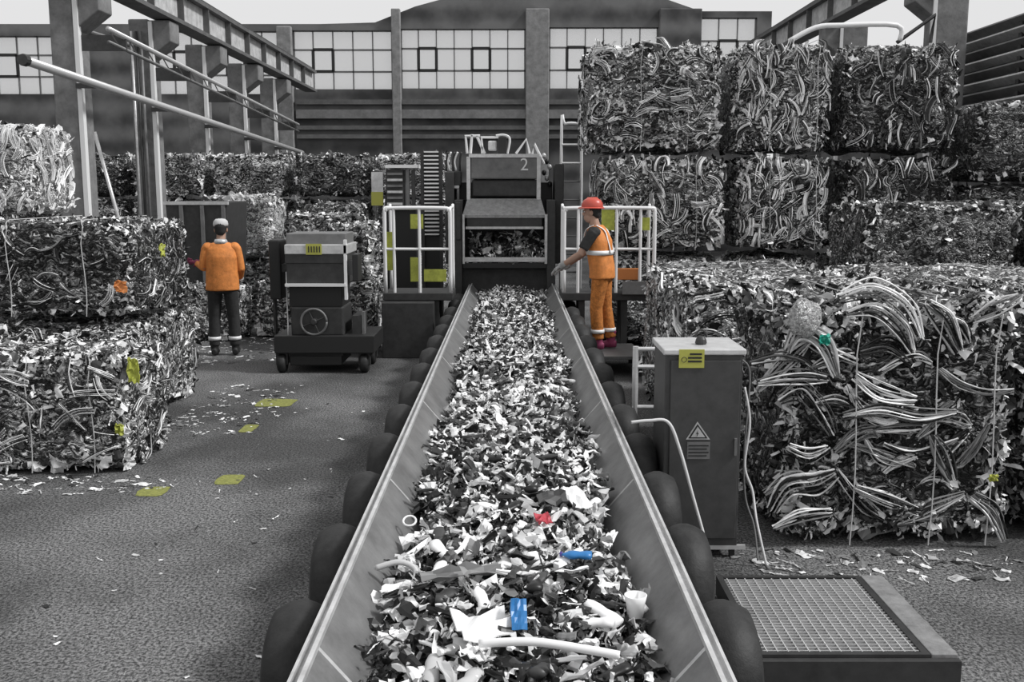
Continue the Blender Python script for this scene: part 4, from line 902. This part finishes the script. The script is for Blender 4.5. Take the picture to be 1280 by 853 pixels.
    for i, (kn, an) in enumerate(legs):
        kn, an = Vector(kn), Vector(an); p = kn.lerp(an, .68); m = MB(); m.tube([p+Vector((0, 0, .022)), p-Vector((0, 0, .022))], .082, 18); m.build('reflective_band', reflect, tr, local=True, smooth=True)
        m = MB(); m.tube([an+Vector((0, -.01, .12)), an+Vector((0, 0, .0)), an+Vector((0, 0, -.05))], [.058, .05, .05], 12)
        m.tube([an+Vector((0, -.07, -.05)), an+Vector((0, .0, -.045)), an+Vector((0, .1, -.055)), an+Vector((0, .18, -.065))], [(.035, .04), (.045, .05), (.048, .04), (.035, .025)], 12)
        for v in m.v: v.z = max(v.z, 0.0)
        m.build('boot', mats_['boot'], r, local=True, remesh=.008)
    # vest: flared body open at the arms, with tape
    vb = hip.z-.08
    v = MB(); v.tube([Vector((0, 0, vb)), hip+Vector((0, 0, .04)), Vector((0, lean*.3, 1.1)), ch+Vector((0, 0, .03)), Vector((0, lean*.85, 1.38)), Vector((0, lean*.95, 1.45)), nk], [(.215, .155), (.21, .15), (.205, .15), (.21, .155), (.2, .13), (.14, .1), (.085, .08)], 22)
    vs = v.build('hi_vis_vest', mats_['vest'], r, local=True, remesh=.011)
    for z, ly, w_ in () if not mats_['tape'] else ((1.16, lean*.37, (.217, .162)),):
        m = MB(); m.tube([(0, ly, z-.026), (0, ly, z+.026)], [w_, w_], 26); m.build('reflective_band', reflect, vs, local=True, smooth=True)
    for sx in (-1, 1) if mats_['tape'] else ():
        for sy in (-1, 1):
            m = MB(); m.tube(smooth_path([(.11*sx, lean*.4+.158*sy*.97, 1.16), (.105*sx, lean*.75+.148*sy*.97, 1.3), (.1*sx, lean*.9+.11*sy, 1.42), (.1*sx, lean*.95+.02*sy, 1.478)], 4), [(.024, .006)]*13, 6); m.build('shoulder_tape', reflect, vs, local=True)
    # gloves
    for i, ((s_, e_, w_), A_) in enumerate(zip(arms, (armL, armR))):
        m = MB(); d = Vector(A_[2]).normalized(); hand(m, w_, A_[2], A_[3], 1 if i == 0 else -1, s=1.05); m.tube([w_-d*.06, w_+d*.02], [.04, .037], 12)
        for q in m.v: pass
        o = m.build('glove', mats_['glove'][i], r, local=True, remesh=.0055); dsp = o.modifiers.new('d', 'DISPLACE'); dsp.strength = .004; dsp.mid_level = 0
    c = hd_+Vector((0, 0, .06))
    if helmet:
        h = MB(); pr_ = [(.112, 0), (.113, .02), (.108, .055), (.088, .092), (.05, .116), (.0, .122)]
        h.lathe(pr_, c, 'Z', 28)
        for q in h.v: q.y = c.y+(q.y-c.y)*1.14
        sh_ = h.build('helmet', mats_['hat'], r, local=True, smooth=True)
        h = MB(); h.lathe([(.112, -.006), (.13, -.008), (.131, .0), (.112, .012)], c, 'Z', 28)
        for q in h.v: q.y = c.y+(q.y-c.y)*(1.3 if q.y > c.y else 1.12)
        h.build('brim', mats_['hat'], sh_, local=True); h = MB(); h.tube([c+Vector((0, .1, .07)), c+Vector((0, .05, .112)), c+Vector((0, -.05, .115)), c+Vector((0, -.11, .06))], [(.018, .012)]*4, 8); h.build('ridge', mats_['hat'], sh_, local=True, smooth=True)
    else:
        h = MB(); h.lathe([(.093, -.01), (.095, .02), (.088, .055), (.06, .082), (0, .09)], c, 'Z', 24)
        for q in h.v: q.y = c.y+(q.y-c.y)*1.1
        k_ = h.build('cap', mats_['hat'], r, local=True, smooth=True); h = MB(); h.ell(c+Vector((0, .12, -.005)), (.07, .07, .008), 16, 6); h.build('cap_peak', mats_['hat'], k_, local=True, smooth=True)
        h = MB(); h.tube([nk+Vector((0, -.02, -.03)), nk+Vector((0, -.01, .03))], [(.1, .09), (.075, .075)], 18); h.build('collar', rim, r, local=True, smooth=True)
    return r
person((at(282, 447, 13.05).x, 13.05, 0), .12, .02, ((-.235, -.01, 1.14), (-.33, .12, 1.2), (-.7, .3, .1), (1, 0, 0)), ((.235, .02, 1.13), (.19, .2, .98), (-.3, .8, -.2), (-1, 0, 0)),
       (((-.12, .02, .5), (-.13, -.0, .1)), ((.12, .03, .5), (.13, .02, .1))),
       dict(skin=skin, shirt=orange, trousers=navy, vest=orange, boot=boot, glove=(maroon, glovem), hat=capm, long=True, tape=False),
       'person in an orange vest and dark trousers seen from behind on the aisle', False)
person((1.07, 12.05, .24), PI/2-.25, .08, ((-.25, .22, 1.15), (-.16, .46, 1.0), (.2, .85, -.55), (0, -.3, -1)), ((.25, .23, 1.16), (.15, .48, .97), (-.1, .85, -.5), (0, -.3, -1)),
       (((-.1, .05, .5), (-.1, .02, .1)), ((.1, -.03, .5), (.1, -.1, .1))),
       dict(skin=skin, shirt=tee, trousers=brown_or, vest=orange, boot=wine, glove=(glovem, glovem), hat=red_h, long=False, tape=True),
       'person in a red helmet and orange work clothes reaching over the conveyor', True)
